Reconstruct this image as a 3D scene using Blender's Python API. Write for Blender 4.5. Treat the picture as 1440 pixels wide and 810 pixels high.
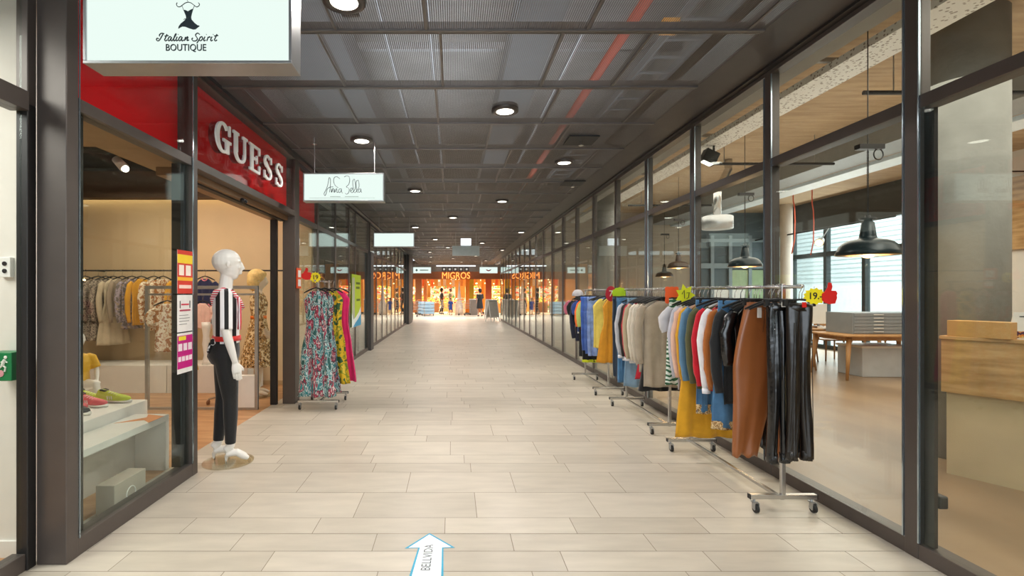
import bpy, bmesh, math, random
from mathutils import Vector, Matrix, noise
for o in list(bpy.data.objects): bpy.data.objects.remove(o, do_unlink=True)
SC = bpy.context.scene
COL = SC.collection
PI = math.pi
R = math.radians

# ------------------------------------------------------------------ camera, world, lights, exposure
cam = bpy.data.cameras.new('camera'); camo = bpy.data.objects.new('camera', cam); COL.objects.link(camo)
camo.location = (0, 0, 1.45); camo.rotation_euler = (PI/2, 0, 0)
cam.sensor_width = 36; cam.lens = 17.25; cam.shift_x = 83/1440; cam.shift_y = 7/1440
cam.clip_start = .05; cam.clip_end = 200
SC.camera = camo
SC.view_settings.view_transform = 'Standard'; SC.view_settings.look = 'None'
SC.view_settings.gamma = 1; SC.view_settings.use_curve_mapping = False
SC.view_settings.exposure = 0.2
w = bpy.data.worlds.new('world'); SC.world = w; w.use_nodes = True
w.node_tree.nodes['Background'].inputs[0].default_value = (.86, .93, 1, 1)
w.node_tree.nodes['Background'].inputs[1].default_value = 1.1

def light(name, kind, loc, power, color=(1, .93, .84), size=.2, sy=None, rot=(0, 0, 0), spread=None, shape='DISK'):
    l = bpy.data.lights.new(name, kind); l.energy = power; l.color = color
    if kind == 'AREA':
        l.shape = 'RECTANGLE' if sy else shape; l.size = size
        if sy: l.size_y = sy
        if spread: l.spread = R(spread)
    elif kind == 'SPOT':
        l.spot_size = R(spread or 90); l.spot_blend = .6; l.shadow_soft_size = size
    else: l.shadow_soft_size = size
    o = bpy.data.objects.new(name, l); COL.objects.link(o); o.location = loc; o.rotation_euler = rot
    return o
WARM = (1, .76, .48); NEUT = (1, .94, .87); COOL = (.82, .92, 1)
light('entrance_daylight', 'AREA', (.2, -4.5, 1.9), 100, COOL, 4.2, 2.6, (PI/2, 0, 0))
for k in range(4): light('supermarket_light', 'AREA', (-4.5 + 3*k, 38, 3.3), 540, (1, .85, .66), 2.4, 7)
light('cafe_light', 'AREA', (6.0, 6.5, 3.3), 275, (1, .89, .76), 5, 8)
light('cafe_window_daylight', 'AREA', (9.45, 12.6, 1.7), 60, (1, .95, .88), 4.2, 2.9, (0, R(90), 0))
light('cafe_ceiling_fill', 'AREA', (6.0, 7.5, 2.6), 62, (1, .88, .74), 5, 9, (PI, 0, 0))  # unseen upward fill added to brighten the café ceiling
light('cafe_front_light', 'AREA', (3.6, 1.6, 3.5), 60, (1, .90, .78), 1.4, 3)
light('shop_light', 'AREA', (-3.9, 5.6, 3.0), 85, (1, .82, .62), 2.6, 3)
light('plenum_fill', 'AREA', (-.1, 4.6, 3.40), 270, (.86, .93, 1), 4.4, 9, (PI, 0, 0))  # unseen fill added above the mesh, facing up at the slab
light('plenum_fill_down', 'AREA', (0.2, 3.0, 4.4), 150, (.84, .92, 1), 4, 3.4)  # unseen fill added over the near mesh, facing down
light('plenum_fill_far', 'AREA', (0.2, 13, 4.35), 90, (1, .93, .87), 4, 16)  # unseen fill added for the far part of the plenum
light('left_room_light', 'AREA', (-3.6, 1.2, 3.0), 110, (1, .95, .9), 2, 2)
light('anna_shop_light', 'AREA', (-4.5, 14, 3.1), 40, (1, .93, .84), 3, 8)

# ------------------------------------------------------------------ materials
MATS = {}
def _nt(name):
    m = bpy.data.materials.new(name); m.use_nodes = True
    nt = m.node_tree; return m, nt, nt.nodes['Principled BSDF']
def mat(name, c, rough=.5, metal=0, var=.06, scale=8, bump=0, bscale=60, emit=None, es=1, spec=.5, sheen=0, coat=0):
    if name in MATS: return MATS[name]
    m, nt, b = _nt(name); N = nt.nodes; L = nt.links
    tc = N.new('ShaderNodeTexCoord'); nz = N.new('ShaderNodeTexNoise'); nz.inputs['Scale'].default_value = scale
    nz.inputs['Detail'].default_value = 4; L.new(tc.outputs['Object'], nz.inputs['Vector'])
    r = N.new('ShaderNodeValToRGB'); L.new(nz.outputs['Fac'], r.inputs[0])
    r.color_ramp.elements[0].position = .3; r.color_ramp.elements[1].position = .7
    r.color_ramp.elements[0].color = tuple(max(0, x*(1-var)) for x in c)+(1,)
    r.color_ramp.elements[1].color = tuple(min(1, x*(1+var)) for x in c)+(1,)
    L.new(r.outputs[0], b.inputs['Base Color'])
    b.inputs['Roughness'].default_value = rough; b.inputs['Metallic'].default_value = metal
    b.inputs['Specular IOR Level'].default_value = spec
    if sheen: b.inputs['Sheen Weight'].default_value = sheen
    if coat: b.inputs['Coat Weight'].default_value = coat
    if emit: b.inputs['Emission Color'].default_value = tuple(emit)+(1,); b.inputs['Emission Strength'].default_value = es
    if bump:
        n2 = N.new('ShaderNodeTexNoise'); n2.inputs['Scale'].default_value = bscale; L.new(tc.outputs['Object'], n2.inputs['Vector'])
        bp = N.new('ShaderNodeBump'); bp.inputs['Strength'].default_value = bump; bp.inputs['Distance'].default_value = .01
        L.new(n2.outputs['Fac'], bp.inputs['Height']); L.new(bp.outputs[0], b.inputs['Normal'])
    MATS[name] = m; return m
def srgb(h):
    h = h.lstrip('#'); h = h if len(h) == 6 else ''.join(ch*2 for ch in h); v = [int(h[i:i+2], 16)/255 for i in (0, 2, 4)]
    return tuple(x/12.92 if x < .04045 else ((x+.055)/1.055)**2.4 for x in v)
def glassmat(name, tint=(.90, .95, .93), refl=1.0, base=.05):
    m, nt, b = _nt(name); N = nt.nodes; L = nt.links; N.remove(b)
    g = N.new('ShaderNodeNewGeometry'); d = N.new('ShaderNodeVectorMath'); d.operation = 'DOT_PRODUCT'
    L.new(g.outputs['Incoming'], d.inputs[0]); L.new(g.outputs['Normal'], d.inputs[1])
    def mth(op, a, bb=None):
        n = N.new('ShaderNodeMath'); n.operation = op
        for i, x in enumerate((a, bb)):
            if x is None: continue
            if isinstance(x, (int, float)): n.inputs[i].default_value = x
            else: L.new(x, n.inputs[i])
        return n.outputs[0]
    a = mth('ABSOLUTE', d.outputs['Value']); s = mth('SUBTRACT', 1.0, a); p = mth('POWER', s, 5.0)
    f = mth('MULTIPLY', p, refl*(1-base)); f = mth('ADD', f, base)
    n = N.new('ShaderNodeMath'); n.operation = 'MINIMUM'; L.new(f, n.inputs[0]); n.inputs[1].default_value = .95
    t = N.new('ShaderNodeBsdfTransparent'); t.inputs[0].default_value = tuple(tint)+(1,)
    gl = N.new('ShaderNodeBsdfGlossy'); gl.inputs['Roughness'].default_value = .0; gl.inputs[0].default_value = (.95, 1, .98, 1)
    mx = N.new('ShaderNodeMixShader'); L.new(n.outputs[0], mx.inputs[0]); L.new(t.outputs[0], mx.inputs[1]); L.new(gl.outputs[0], mx.inputs[2])
    L.new(mx.outputs[0], N['Material Output'].inputs[0]); MATS[name] = m; return m
def ramp_mat(name, tex, scale, stops, rough=.6, interp='CONSTANT', dist=0, mapscale=(1, 1, 1), bump=0, metal=0, coat=0):
    """tex: voronoi / noise / wave, coloured by a ramp."""
    m, nt, b = _nt(name); N = nt.nodes; L = nt.links
    tc = N.new('ShaderNodeTexCoord'); mp = N.new('ShaderNodeMapping'); mp.inputs['Scale'].default_value = mapscale
    L.new(tc.outputs['Object'], mp.inputs[0]); src = mp.outputs[0]
    if dist:
        nz = N.new('ShaderNodeTexNoise'); nz.inputs['Scale'].default_value = scale*.6; L.new(src, nz.inputs['Vector'])
        mv = N.new('ShaderNodeMix'); mv.data_type = 'VECTOR'; mv.inputs[0].default_value = dist
        L.new(src, mv.inputs[4]); L.new(nz.outputs['Color'], mv.inputs[5]); src = mv.outputs[1]
    if tex == 'voronoi': t = N.new('ShaderNodeTexVoronoi'); out = 'Distance'
    elif tex == 'cells':
        t = N.new('ShaderNodeTexVoronoi'); out = 'Color'
    elif tex == 'wave': t = N.new('ShaderNodeTexWave'); out = 'Fac'; t.bands_direction = 'X'
    elif tex == 'wavez': t = N.new('ShaderNodeTexWave'); out = 'Fac'; t.bands_direction = 'Z'
    else: t = N.new('ShaderNodeTexNoise'); out = 'Fac'; t.inputs['Detail'].default_value = 5
    t.inputs['Scale'].default_value = scale; L.new(src, t.inputs['Vector'])
    o = t.outputs[out]
    if tex == 'cells':
        sp = N.new('ShaderNodeSeparateColor'); L.new(o, sp.inputs[0]); o = sp.outputs[0]
    r = N.new('ShaderNodeValToRGB'); r.color_ramp.interpolation = interp; cr = r.color_ramp
    while len(cr.elements) < len(stops): cr.elements.new(.5)
    for e, (p, c) in zip(cr.elements, stops): e.position = p; e.color = tuple(c)+(1,)
    L.new(o, r.inputs[0]); L.new(r.outputs[0], b.inputs['Base Color'])
    b.inputs['Roughness'].default_value = rough; b.inputs['Metallic'].default_value = metal
    if coat: b.inputs['Coat Weight'].default_value = coat
    if bump:
        bp = N.new('ShaderNodeBump'); bp.inputs['Strength'].default_value = bump; L.new(o, bp.inputs['Height']); L.new(bp.outputs[0], b.inputs['Normal'])
    MATS[name] = m; return m
def attr_mat(name, a, bcol, rough=.4, attr='tile', nscale=3, nvar=.12, bump=.0):
    m, nt, b = _nt(name); N = nt.nodes; L = nt.links
    at = N.new('ShaderNodeAttribute'); at.attribute_name = attr
    mx = N.new('ShaderNodeMix'); mx.data_type = 'RGBA'; mx.inputs[6].default_value = tuple(a)+(1,); mx.inputs[7].default_value = tuple(bcol)+(1,)
    L.new(at.outputs['Fac'], mx.inputs[0])
    tc = N.new('ShaderNodeTexCoord'); mp = N.new('ShaderNodeMapping'); mp.inputs['Scale'].default_value = (1, 4, 1); L.new(tc.outputs['Object'], mp.inputs[0])
    nz = N.new('ShaderNodeTexNoise'); nz.inputs['Scale'].default_value = nscale; nz.inputs['Detail'].default_value = 6; L.new(mp.outputs[0], nz.inputs['Vector'])
    mr = N.new('ShaderNodeMapRange'); mr.inputs[1].default_value = .3; mr.inputs[2].default_value = .7; mr.inputs[3].default_value = 1-nvar; mr.inputs[4].default_value = 1+nvar*.5
    L.new(nz.outputs['Fac'], mr.inputs[0])
    m2 = N.new('ShaderNodeVectorMath'); m2.operation = 'SCALE'; L.new(mx.outputs[2], m2.inputs[0]); L.new(mr.outputs[0], m2.inputs['Scale'])
    L.new(m2.outputs[0], b.inputs['Base Color']); b.inputs['Roughness'].default_value = rough
    MATS[name] = m; return m

M = dict(
 frame=mat('dark_bronze_aluminium', srgb('#5c5450'), .38, .35, .05, bump=.02),
 frame2=mat('dark_grey_door_aluminium', srgb('#2e2c2c'), .4, .3),
 strip=mat('polished_edge_strip', srgb('#b8c8d4'), .18, .9),
 glass=glassmat('clear_glass', (.93, .97, .955), 1.0, .035),
 redp=mat('red_fascia_paint', srgb('#ff0a1c'), .6, 0, .05, spec=.15),
 chrome=mat('brushed_chrome', srgb('#c9c7c4'), .22, .95, .04),
 steel=mat('satin_steel', srgb('#b4b6b8'), .35, .9),
 black=mat('black_plastic', srgb('#151515'), .5),
 velvet=mat('black_velvet', srgb('#0b0b0c'), .95, sheen=.3),
 white=mat('white_lacquer', srgb('#ece9e4'), .4, 0, .03),
 mann=mat('mannequin_white', srgb('#e9e6e0'), .32, 0, .02),
 concrete=mat('board_marked_concrete', srgb('#8f8f8a'), .85, 0, .14, 3, bump=.3, bscale=25),
 slab=mat('plenum_concrete', srgb('#aaa8a5'), .9, 0, .15, 2),
 wallwhite=mat('off_white_plaster', srgb('#e6dfd6'), .8, 0, .03),
 beige=mat('warm_beige_wall', srgb('#d6bd98'), .8, 0, .04, 2),
 greywall=mat('grey_beige_wall', srgb('#b3a797'), .8, 0, .04, 2),
 darkc=mat('dark_shop_ceiling', srgb('#3a3430'), .8),
 rubber=mat('black_rubber', srgb('#222222'), .6),
 wood=ramp_mat('oak_wood', 'noise', 3, [(.3, srgb('#a9784a')), (.7, srgb('#c99a66'))], .45, 'LINEAR', 0, (1, 8, 1)),
 planks=ramp_mat('pine_planks', 'noise', 2.5, [(.25, srgb('#a07848')), (.55, srgb('#c9a06c')), (.8, srgb('#dcb886'))], .6, 'LINEAR', 0, (1, 1, 7)),
 orange=mat('orange_paint', srgb('#f07818'), .6),
 brown=mat('brown_fascia', srgb('#8a5238'), .7),
)
def emis(name, c, s):
    if name in MATS: return MATS[name]
    m, nt, b = _nt(name); N = nt.nodes; N.remove(b); e = N.new('ShaderNodeEmission')
    e.inputs[0].default_value = tuple(c)+(1,); e.inputs[1].default_value = s
    nt.links.new(e.outputs[0], N['Material Output'].inputs[0]); MATS[name] = m; return m
M['lightbox'] = emis('sign_lightbox', (.86, 1, .93), .86)
M['lamp'] = emis('lamp_glow', (1, .93, .82), 5)
M['bulb'] = emis('warm_bulb', (1, .62, .28), 5)
M['cove'] = emis('cove_light_strip', (1, .78, .45), 4)

# ------------------------------------------------------------------ mesh helper
class MB:
    def __init__(s): s.bm = bmesh.new()
    def box(s, x0, x1, y0, y1, z0, z1, mx=None):
        r = bmesh.ops.create_cube(s.bm, size=1)['verts']
        T = Matrix.Translation(((x0+x1)/2, (y0+y1)/2, (z0+z1)/2)) @ Matrix.Diagonal((abs(x1-x0), abs(y1-y0), abs(z1-z0), 1))
        bmesh.ops.transform(s.bm, matrix=(mx @ T) if mx else T, verts=r); return s
    def cyl(s, p, q, r, r2=None, n=16, caps=True):
        p = Vector(p); q = Vector(q); d = q-p
        v = bmesh.ops.create_cone(s.bm, cap_ends=caps, segments=n, radius1=r, radius2=r if r2 is None else r2, depth=d.length)['verts']
        bmesh.ops.transform(s.bm, matrix=Matrix.Translation((p+q)/2) @ d.to_track_quat('Z', 'Y').to_matrix().to_4x4(), verts=v); return s
    def ball(s, c, r, sc=(1, 1, 1), n=16, rot=None):
        v = bmesh.ops.create_uvsphere(s.bm, u_segments=n, v_segments=max(6, n//2), radius=r)['verts']
        m = Matrix.Translation(c) @ (rot or Matrix.Identity(4)) @ Matrix.Diagonal((*sc, 1))
        bmesh.ops.transform(s.bm, matrix=m, verts=v); return s
    def rings(s, rings, caps=True):
        vs = [[s.bm.verts.new(p) for p in r] for r in rings]; n = len(vs[0])
        for a, b in zip(vs, vs[1:]):
            for i in range(n): s.bm.faces.new((a[i], a[(i+1) % n], b[(i+1) % n], b[i]))
        if caps:
            s.bm.faces.new(vs[0][::-1]); s.bm.faces.new(vs[-1])
        return s
    def tube(s, pts, rad, n=10, flat=None):
        """pts list, rad number or list; flat=(axis vector, factor) squashes section along that axis"""
        pts = [Vector(p) for p in pts]
        if isinstance(rad, (int, float)): rad = [rad]*len(pts)
        out = []; prev = None
        for i, p in enumerate(pts):
            t = (pts[min(i+1, len(pts)-1)]-pts[max(i-1, 0)]).normalized()
            if prev is None:
                u = Vector((0, 1, 0)) if abs(t.y) < .8 else Vector((1, 0, 0))
            else: u = prev
            u = (u - t*u.dot(t)).normalized(); prev = u; v = t.cross(u)
            ring = []
            for k in range(n):
                a = 2*PI*k/n; d = (u*math.cos(a)+v*math.sin(a))*rad[i]
                if flat: ax = Vector(flat[0]); d = d - ax*d.dot(ax)*(1-flat[1])
                ring.append(p+d)
            out.append(ring)
        return s.rings(out)
    def ell(s, rr, n=20):
        """rr: list of (cx,cy,z,rx,ry) horizontal elliptic rings"""
        return s.rings([[(cx+rx*math.cos(2*PI*k/n), cy+ry*math.sin(2*PI*k/n), z) for k in range(n)] for cx, cy, z, rx, ry in rr])
    def prism(s, poly, d, mx=None):
        """poly in local XY extruded d along local +Z, then mx"""
        a = [s.bm.verts.new((x, y, 0)) for x, y in poly]; b = [s.bm.verts.new((x, y, d)) for x, y in poly]
        n = len(a); fs = [s.bm.faces.new(a[::-1]), s.bm.faces.new(b)]
        for i in range(n): s.bm.faces.new((a[i], a[(i+1) % n], b[(i+1) % n], b[i]))
        if mx: bmesh.ops.transform(s.bm, matrix=mx, verts=a+b)
        return s
    def lathe(s, prof, c=(0, 0, 0), n=28, mx=None, caps=True):
        rr = [[Vector((r*math.cos(2*PI*k/n)+c[0], r*math.sin(2*PI*k/n)+c[1], z+c[2])) for k in range(n)] for r, z in prof]
        if mx: rr = [[mx @ p for p in r] for r in rr]
        return s.rings(rr, caps=caps)
    def text(s, body, size, mx, depth=.004, shear=0, offset=0, align='CENTER', sx=1):
        cu = bpy.data.curves.new('t', 'FONT'); cu.body = body; cu.size = size; cu.extrude = depth/2; cu.shear = shear; cu.offset = offset
        cu.align_x = align; cu.align_y = 'CENTER'; cu.resolution_u = 4
        o = bpy.data.objects.new('t', cu); COL.objects.link(o); bpy.context.view_layer.update()
        me = bpy.data.meshes.new_from_object(o.evaluated_get(bpy.context.evaluated_depsgraph_get()))
        me.transform(mx @ Matrix.Diagonal((sx, 1, 1, 1))); s.bm.from_mesh(me)
        bpy.data.objects.remove(o); bpy.data.curves.remove(cu); bpy.data.meshes.remove(me); return s
    def build(s, name, m, parent=None, smooth=False, bevel=0, loc=None, mods=None):
        bmesh.ops.recalc_face_normals(s.bm, faces=s.bm.faces)
        me = bpy.data.meshes.new(name); s.bm.to_mesh(me); s.bm.free()
        me.materials.append(m if not isinstance(m, str) else M[m])
        if smooth: me.polygons.foreach_set('use_smooth', [True]*len(me.polygons))
        o = bpy.data.objects.new(name, me); COL.objects.link(o)
        if parent: o.parent = parent
        if loc: o.location = loc
        if bevel:
            b = o.modifiers.new('b', 'BEVEL'); b.width = bevel; b.segments = 2; b.limit_method = 'ANGLE'
        return o
def remesh(o, vox, it=4):
    r = o.modifiers.new('r', 'REMESH'); r.mode = 'VOXEL'; r.voxel_size = vox; r.use_smooth_shade = True
    s = o.modifiers.new('s', 'SMOOTH'); s.iterations = it; s.factor = .5; return o
def tag(o, label=None, cat=None, group=None, kind=None):
    if label: o['label'] = label
    if cat: o['category'] = cat
    if group: o['group'] = group
    if kind: o['kind'] = kind
    return o
def thing(name, label, cat, loc=(0, 0, 0), rz=0, group=None):
    o = bpy.data.objects.new(name, None); COL.objects.link(o); o.location = loc; o.rotation_euler = (0, 0, rz); o.empty_display_size = .1
    return tag(o, label, cat, group)
def struct(name):
    o = bpy.data.objects.new(name, None); COL.objects.link(o); return tag(o, kind='structure')
def copy_tree(o, parent=None):
    c = o.copy(); COL.objects.link(c)
    if parent: c.parent = parent
    for ch in list(o.children): copy_tree(ch, c)
    return c
def px(x, y, Y): return Vector(((x-637)*Y/690, Y, 1.45+(412-y)*Y/690))
def facing(loc, d):
    """matrix for flat things: local X = reading direction, local Y = up, local Z = outward normal.  d: '-Y' faces camera, '+X' faces right, '-X' faces left"""
    m = {'-Y': Matrix(((1, 0, 0), (0, 0, -1), (0, 1, 0))), '+X': Matrix(((0, 0, 1), (1, 0, 0), (0, 1, 0))),
         '-X': Matrix(((0, 0, -1), (-1, 0, 0), (0, 1, 0))), '+Z': Matrix.Identity(3)}[d]
    return Matrix.Translation(loc) @ m.to_4x4()
rnd = random.Random(7)
XL, XR, ZC, YE = -2.06, 2.53, 3.25, 26.4
ORD = ['zeroth', 'first', 'second', 'third', 'fourth', 'fifth', 'sixth', 'seventh', 'eighth', 'ninth', 'tenth', 'eleventh', 'twelfth', 'thirteenth', 'fourteenth', 'fifteenth', 'sixteenth', 'seventeenth', 'eighteenth', 'nineteenth', 'twentieth', 'twenty-first', 'twenty-second', 'twenty-third', 'twenty-fourth', 'twenty-fifth', 'twenty-sixth']
# ------------------------------------------------------------------ floor
def tile_floor():
    mb = MB(); lay = mb.bm.faces.layers.float.new('tile')
    rows = [2.156, 2.356, 2.556, 2.756, 2.956, 3.166, 3.566, 3.97, 4.18, 4.39, 4.79, 4.99]
    offs = {2.156: .3, 2.356: -1.19, 2.556: -1.0, 2.756: -.456, 2.956: -.05, 3.166: .155, 3.566: -.341}
    y = 4.99
    while y < 31.2:
        y = round(y+rnd.choice((.2, .2, .4, .4, .2)), 3); rows.append(y)
    y = 2.156; pre = []
    while y > -4.6:
        y = round(y-rnd.choice((.2, .4, .2)), 3); pre.append(y)
    rows = pre[::-1]+rows
    g = .0022
    for a, b in zip(rows, rows[1:]):
        off = offs.get(a, rnd.random()*.8); xx = off-math.ceil((off+2.35)/.8)*.8
        x0, x1 = (-2.35, 2.75) if a < 26 else (-8, 8)
        while xx+.8 < x0: xx += .8
        while xx > x0: xx -= .8
        while xx < x1:
            l, r = max(xx, x0), min(xx+.8, x1)
            if r-l > .01:
                vs = [mb.bm.verts.new(p) for p in ((l+g, a+g, 0), (r-g, a+g, 0), (r-g, b-g, 0), (l+g, b-g, 0))]
                f = mb.bm.faces.new(vs); f[lay] = rnd.random()
            xx += .8
    me = bpy.data.meshes.new('floor'); mb.bm.to_mesh(me); mb.bm.free()
    me.materials.append(attr_mat('beige_stone_tiles', srgb('#b9b0a1'), srgb('#c8bfb0'), .33, nvar=.10))
    o = bpy.data.objects.new('floor', me); COL.objects.link(o); tag(o, kind='structure')
    MB().box(-8, 8, -4.6, 31.3, -.12, -.0015).build('grout_bed', mat('grout', srgb('#8d8272'), .9), o)
tile_floor()
fc = MB().box(2.75, 10.4, -3, 16, -.1, 0).build('floor', ramp_mat('polished_brown_screed', 'noise', 1.3, [(.3, srgb('#7d664e')), (.5, srgb('#967c61')), (.7, srgb('#ac9174'))], .3, 'LINEAR', .1, (1, .35, 1)))
tag(fc, kind='structure')
fs = MB().box(-8.2, -2.35, 2.8, 8.0, -.1, 0).build('floor', ramp_mat('shop_wood_floor', 'noise', 2.0, [(.3, srgb('#a5744a')), (.5, srgb('#b98a5e')), (.7, srgb('#cfa174'))], .4, 'LINEAR', 0, (1, 5, 1)))
tag(fs, kind='structure')
fl = MB().box(-8.2, -2.35, -3, 2.8, -.1, 0).build('floor', MATS['shop_wood_floor']); tag(fl, kind='structure')
fa = MB().box(-8.2, -2.35, 8.0, 26.4, -.1, 0).build('floor', mat('anna_shop_floor', srgb('#8f8270'), .3)); tag(fa, kind='structure')
fm = MB().box(-12, 12, 31.3, 46, -.1, 0).build('floor', mat('supermarket_floor', srgb('#e8d8bf'), .25)); tag(fm, kind='structure')
MB().box(-6, 6, 31.3, 31.75, .0, .004).build('threshold', mat('pale_threshold', srgb('#f3f1ee'), .3), fm)

# ------------------------------------------------------------------ glazed walls
def glazed(name, X, s, ys, parent_y, skip=(), mw=.08, z_tr=2.49, post=(), depth=.07, noup=False):
    """s=+1: corridor lies on the -X side (right wall). ys: mullion centres"""
    root = struct(name)
    for y in ys:
        m = MB().box(X, X+s*depth, y-mw/2, y+mw/2, 0, ZC).build('mullion', 'frame', root, bevel=.003)
        st = MB()
        if y > 6.6 or y < 0: st.bm.free(); continue
        for e in (-1, 1): st.box(X+s*.004, X-s*.006, y+e*(mw/2+.006)-.004, y+e*(mw/2+.006)+.004, .09, ZC-.06)
        st.build('edge_strip', 'strip', m)
    for i, (a, b) in enumerate(zip(ys, ys[1:])):
        a2, b2 = a+mw/2, b-mw/2
        op = i in skip
        if not op: MB().box(X+s*.002, X+s*.1, a2, b2, 0, .085).build('bottom_rail', 'frame', root, bevel=.003)
        MB().box(X+s*.002, X+s*.1, a2, b2, z_tr-.035, z_tr+.035).build('transom', 'frame', root, bevel=.003)
        MB().box(X+s*.002, X+s*.1, a2, b2, ZC-.05, ZC).build('head_rail', 'frame', root)
        if not op: MB().box(X+s*.010, X+s*.022, a2, b2, .085, z_tr-.035).build('glass_pane', 'glass', root)
        MB().box(X+s*.010, X+s*.022, a2, b2, z_tr+.035, ZC-.05).build('glass_pane', 'glass', root)
    return root
YR = [.22, 1.46]+[2.71+1.235*n for n in range(20)]
YR = [-3.5, -2.26, -1.02]+YR
wr = glazed('wall_right', XR, 1, YR, 0)
# the wide double frame between nearest two panes (fixed light + door)
MB().box(XR+.03, XR+.05, 2.61, 2.665, .09, 2.44).build('door_stile', 'frame2', wr)
h = MB().box(XR+.05, XR+.10, 2.60, 2.66, .30, .37).build('door_stopper', 'black', wr, bevel=.01)

# left: recessed near shopfront, post, GUESS window, entrance, post, further glazing
wl = struct('wall_left')
MB().box(XL-.16, XL, 2.615, 2.70, 0, ZC).build('post', 'frame', wl, bevel=.004)
MB().box(XL-.17, XL-.005, 6.42, 6.60, 0, ZC).build('post', 'frame', wl, bevel=.004)
MB().box(XL-.28, XL+.0, 12.35, 12.75, 0, 2.49).build('post', mat('anthracite_cladding', srgb('#4c4a4a'), .5), wl, bevel=.004)
MB().box(XL-.28, XL+.03, 22.7, 24.6, 0, ZC).build('post', MATS['anthracite_cladding'], wl, bevel=.004)
for a, b, op in ((2.70, 3.88, 0), (3.96, 6.42, 1)):
    if not op: MB().box(XL-.1, XL-.002, a, b, 0, .1).build('bottom_rail', 'frame', wl, bevel=.003)
    MB().box(XL-.1, XL-.002, a, b, 2.455, 2.525).build('transom', 'frame', wl, bevel=.003)
    MB().box(XL-.1, XL-.002, a, b, ZC-.05, ZC).build('head_rail', 'frame', wl)
    if not op: MB().box(XL-.042, XL-.03, a, b, .1, 2.455).build('glass_pane', 'glass', wl)
    MB().box(XL-.042, XL-.03, a, b, 2.525, ZC-.05).build('glass_pane', 'glass', wl)
MB().box(XL-.12, XL, 3.88, 3.96, 0, ZC).build('mullion', 'frame', wl, bevel=.003)
MB().box(XL+.001, XL+.006, 3.875, 3.888, .1, ZC).box(XL+.001, XL+.006, 2.70, 2.706, .1, ZC).build('edge_strip', 'strip', wl)
MB().box(XL-.12, XL-.05, 3.80, 3.88, .1, 2.455).build('door_stile', 'frame2', wl)
MB().box(XL-.12, XL-.05, 2.70, 2.80, .1, 2.455).build('door_stile', 'frame2', wl)
# near recessed front
XN = XL-.16
MB().box(XN-.06, XN, 2.56, 2.615, 0, 2.44).build('mullion', 'frame2', wl, bevel=.003)
MB().box(XN-.06, XN, 2.56, 2.615, 2.44, ZC).build('mullion', 'frame', wl, bevel=.003)
for y in (1.2, -.1, -1.4, -2.7): MB().box(XN-.1, XN, y, y+.08, 0, ZC).build('mullion', 'frame', wl, bevel=.003)
for a, b in ((1.28, 2.56), (-.02, 1.2), (-1.32, -.1), (-2.62, -1.4)):
    MB().box(XN-.08, XN-.01, a, b, 0, .09).build('bottom_rail', 'frame', wl, bevel=.003)
    MB().box(XN-.09, XN+.01, a, b, 2.40, 2.50).build('transom', 'frame', wl, bevel=.003)
    MB().box(XN-.042, XN-.03, a, b, .09, 2.40).build('glass_pane', 'glass', wl)
    MB().box(XN-.042, XN-.03, a, b, 2.50, ZC).build('glass_pane', 'glass', wl)
XF = XL-.07
wl2 = glazed('wall_left', XF, -1, [6.62, 7.76, 8.92, 10.1, 10.75, 12.33], 0, skip=())
MB().box(XF-.11, XF-.05, 11.4, 12.33, .09, 2.44).build('door_leaf', mat('dark_door_leaf', srgb('#3e4448'), .4), wl2)
glazed('wall_left', XF-.02, -1, [12.75]+[12.75+1.1*n for n in range(1, 10)], 0)
glazed('wall_left', XF-.02, -1, [24.6, 25.5, 26.4], 0)

# entrance header of the GUESS shop
wd = struct('door_1')
MB().box(XL-.34, XL-.10, 3.96, 6.42, 2.40, 2.47).build('door_track', mat('tan_anodised_track', srgb('#8a6a4c'), .4, .5), wd, bevel=.004)
MB().box(XL-.20, XL-.14, 3.96, 6.42, 2.385, 2.402).build('track_slot', 'black', wd)
MB().box(XL-.31, XL-.23, 6.36, 6.42, 0, 2.40).build('door_stile', 'frame2', wd)
s = thing('door_sensor', 'small dark motion sensor on the header of the fashion shop entrance', 'sensor', (XL-.05, 4.95, 2.38))
MB().cyl((0, -.04, 0), (0, .04, 0), .022).build('sensor_body', 'black', s, True)
MB().ball((.015, 0, -.012), .018).build('sensor_eye', mat('dark_lens', (.01, .01, .01), .1), s, True)

# ------------------------------------------------------------------ corridor ceiling
def mesh_mat():
    m, nt, b = _nt('expanded_metal_mesh'); N = nt.nodes; L = nt.links
    tc = N.new('ShaderNodeTexCoord'); mp = N.new('ShaderNodeMapping'); mp.inputs['Scale'].default_value = (70, 120, 1)
    L.new(tc.outputs['Object'], mp.inputs[0]); v = N.new('ShaderNodeTexVoronoi'); v.inputs['Scale'].default_value = 1; v.inputs['Randomness'].default_value = .0
    L.new(mp.outputs[0], v.inputs['Vector'])
    c = N.new('ShaderNodeMath'); c.operation = 'GREATER_THAN'; c.inputs[1].default_value = .42; L.new(v.outputs['Distance'], c.inputs[0])
    t = N.new('ShaderNodeBsdfTransparent'); mx = N.new('ShaderNodeMixShader')
    b.inputs['Base Color'].default_value = (*srgb('#5d5856'), 1); b.inputs['Roughness'].default_value = .5; b.inputs['Metallic'].default_value = .3
    L.new(c.outputs[0], mx.inputs[0]); L.new(t.outputs[0], mx.inputs[1]); L.new(b.outputs[0], mx.inputs[2]); L.new(mx.outputs[0], N['Material Output'].inputs[0])
    MATS['mesh'] = m; return m
ce = struct('ceiling')
msh = mesh_mat()
MB().box(XL-.05, 2.13, -4.6, 31.2, ZC, ZC+.004).build('mesh_panel', msh, ce)
MB().box(2.13, XR+.02, -4.6, 31.2, ZC, ZC+.02).build('solid_border', mat('dark_border_panel', srgb('#4a4543'), .5, .3), ce)
barm = mat('galvanised_frame_dark', srgb('#6c6866'), .4, .55)
tb = MB(); lb = MB()
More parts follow.
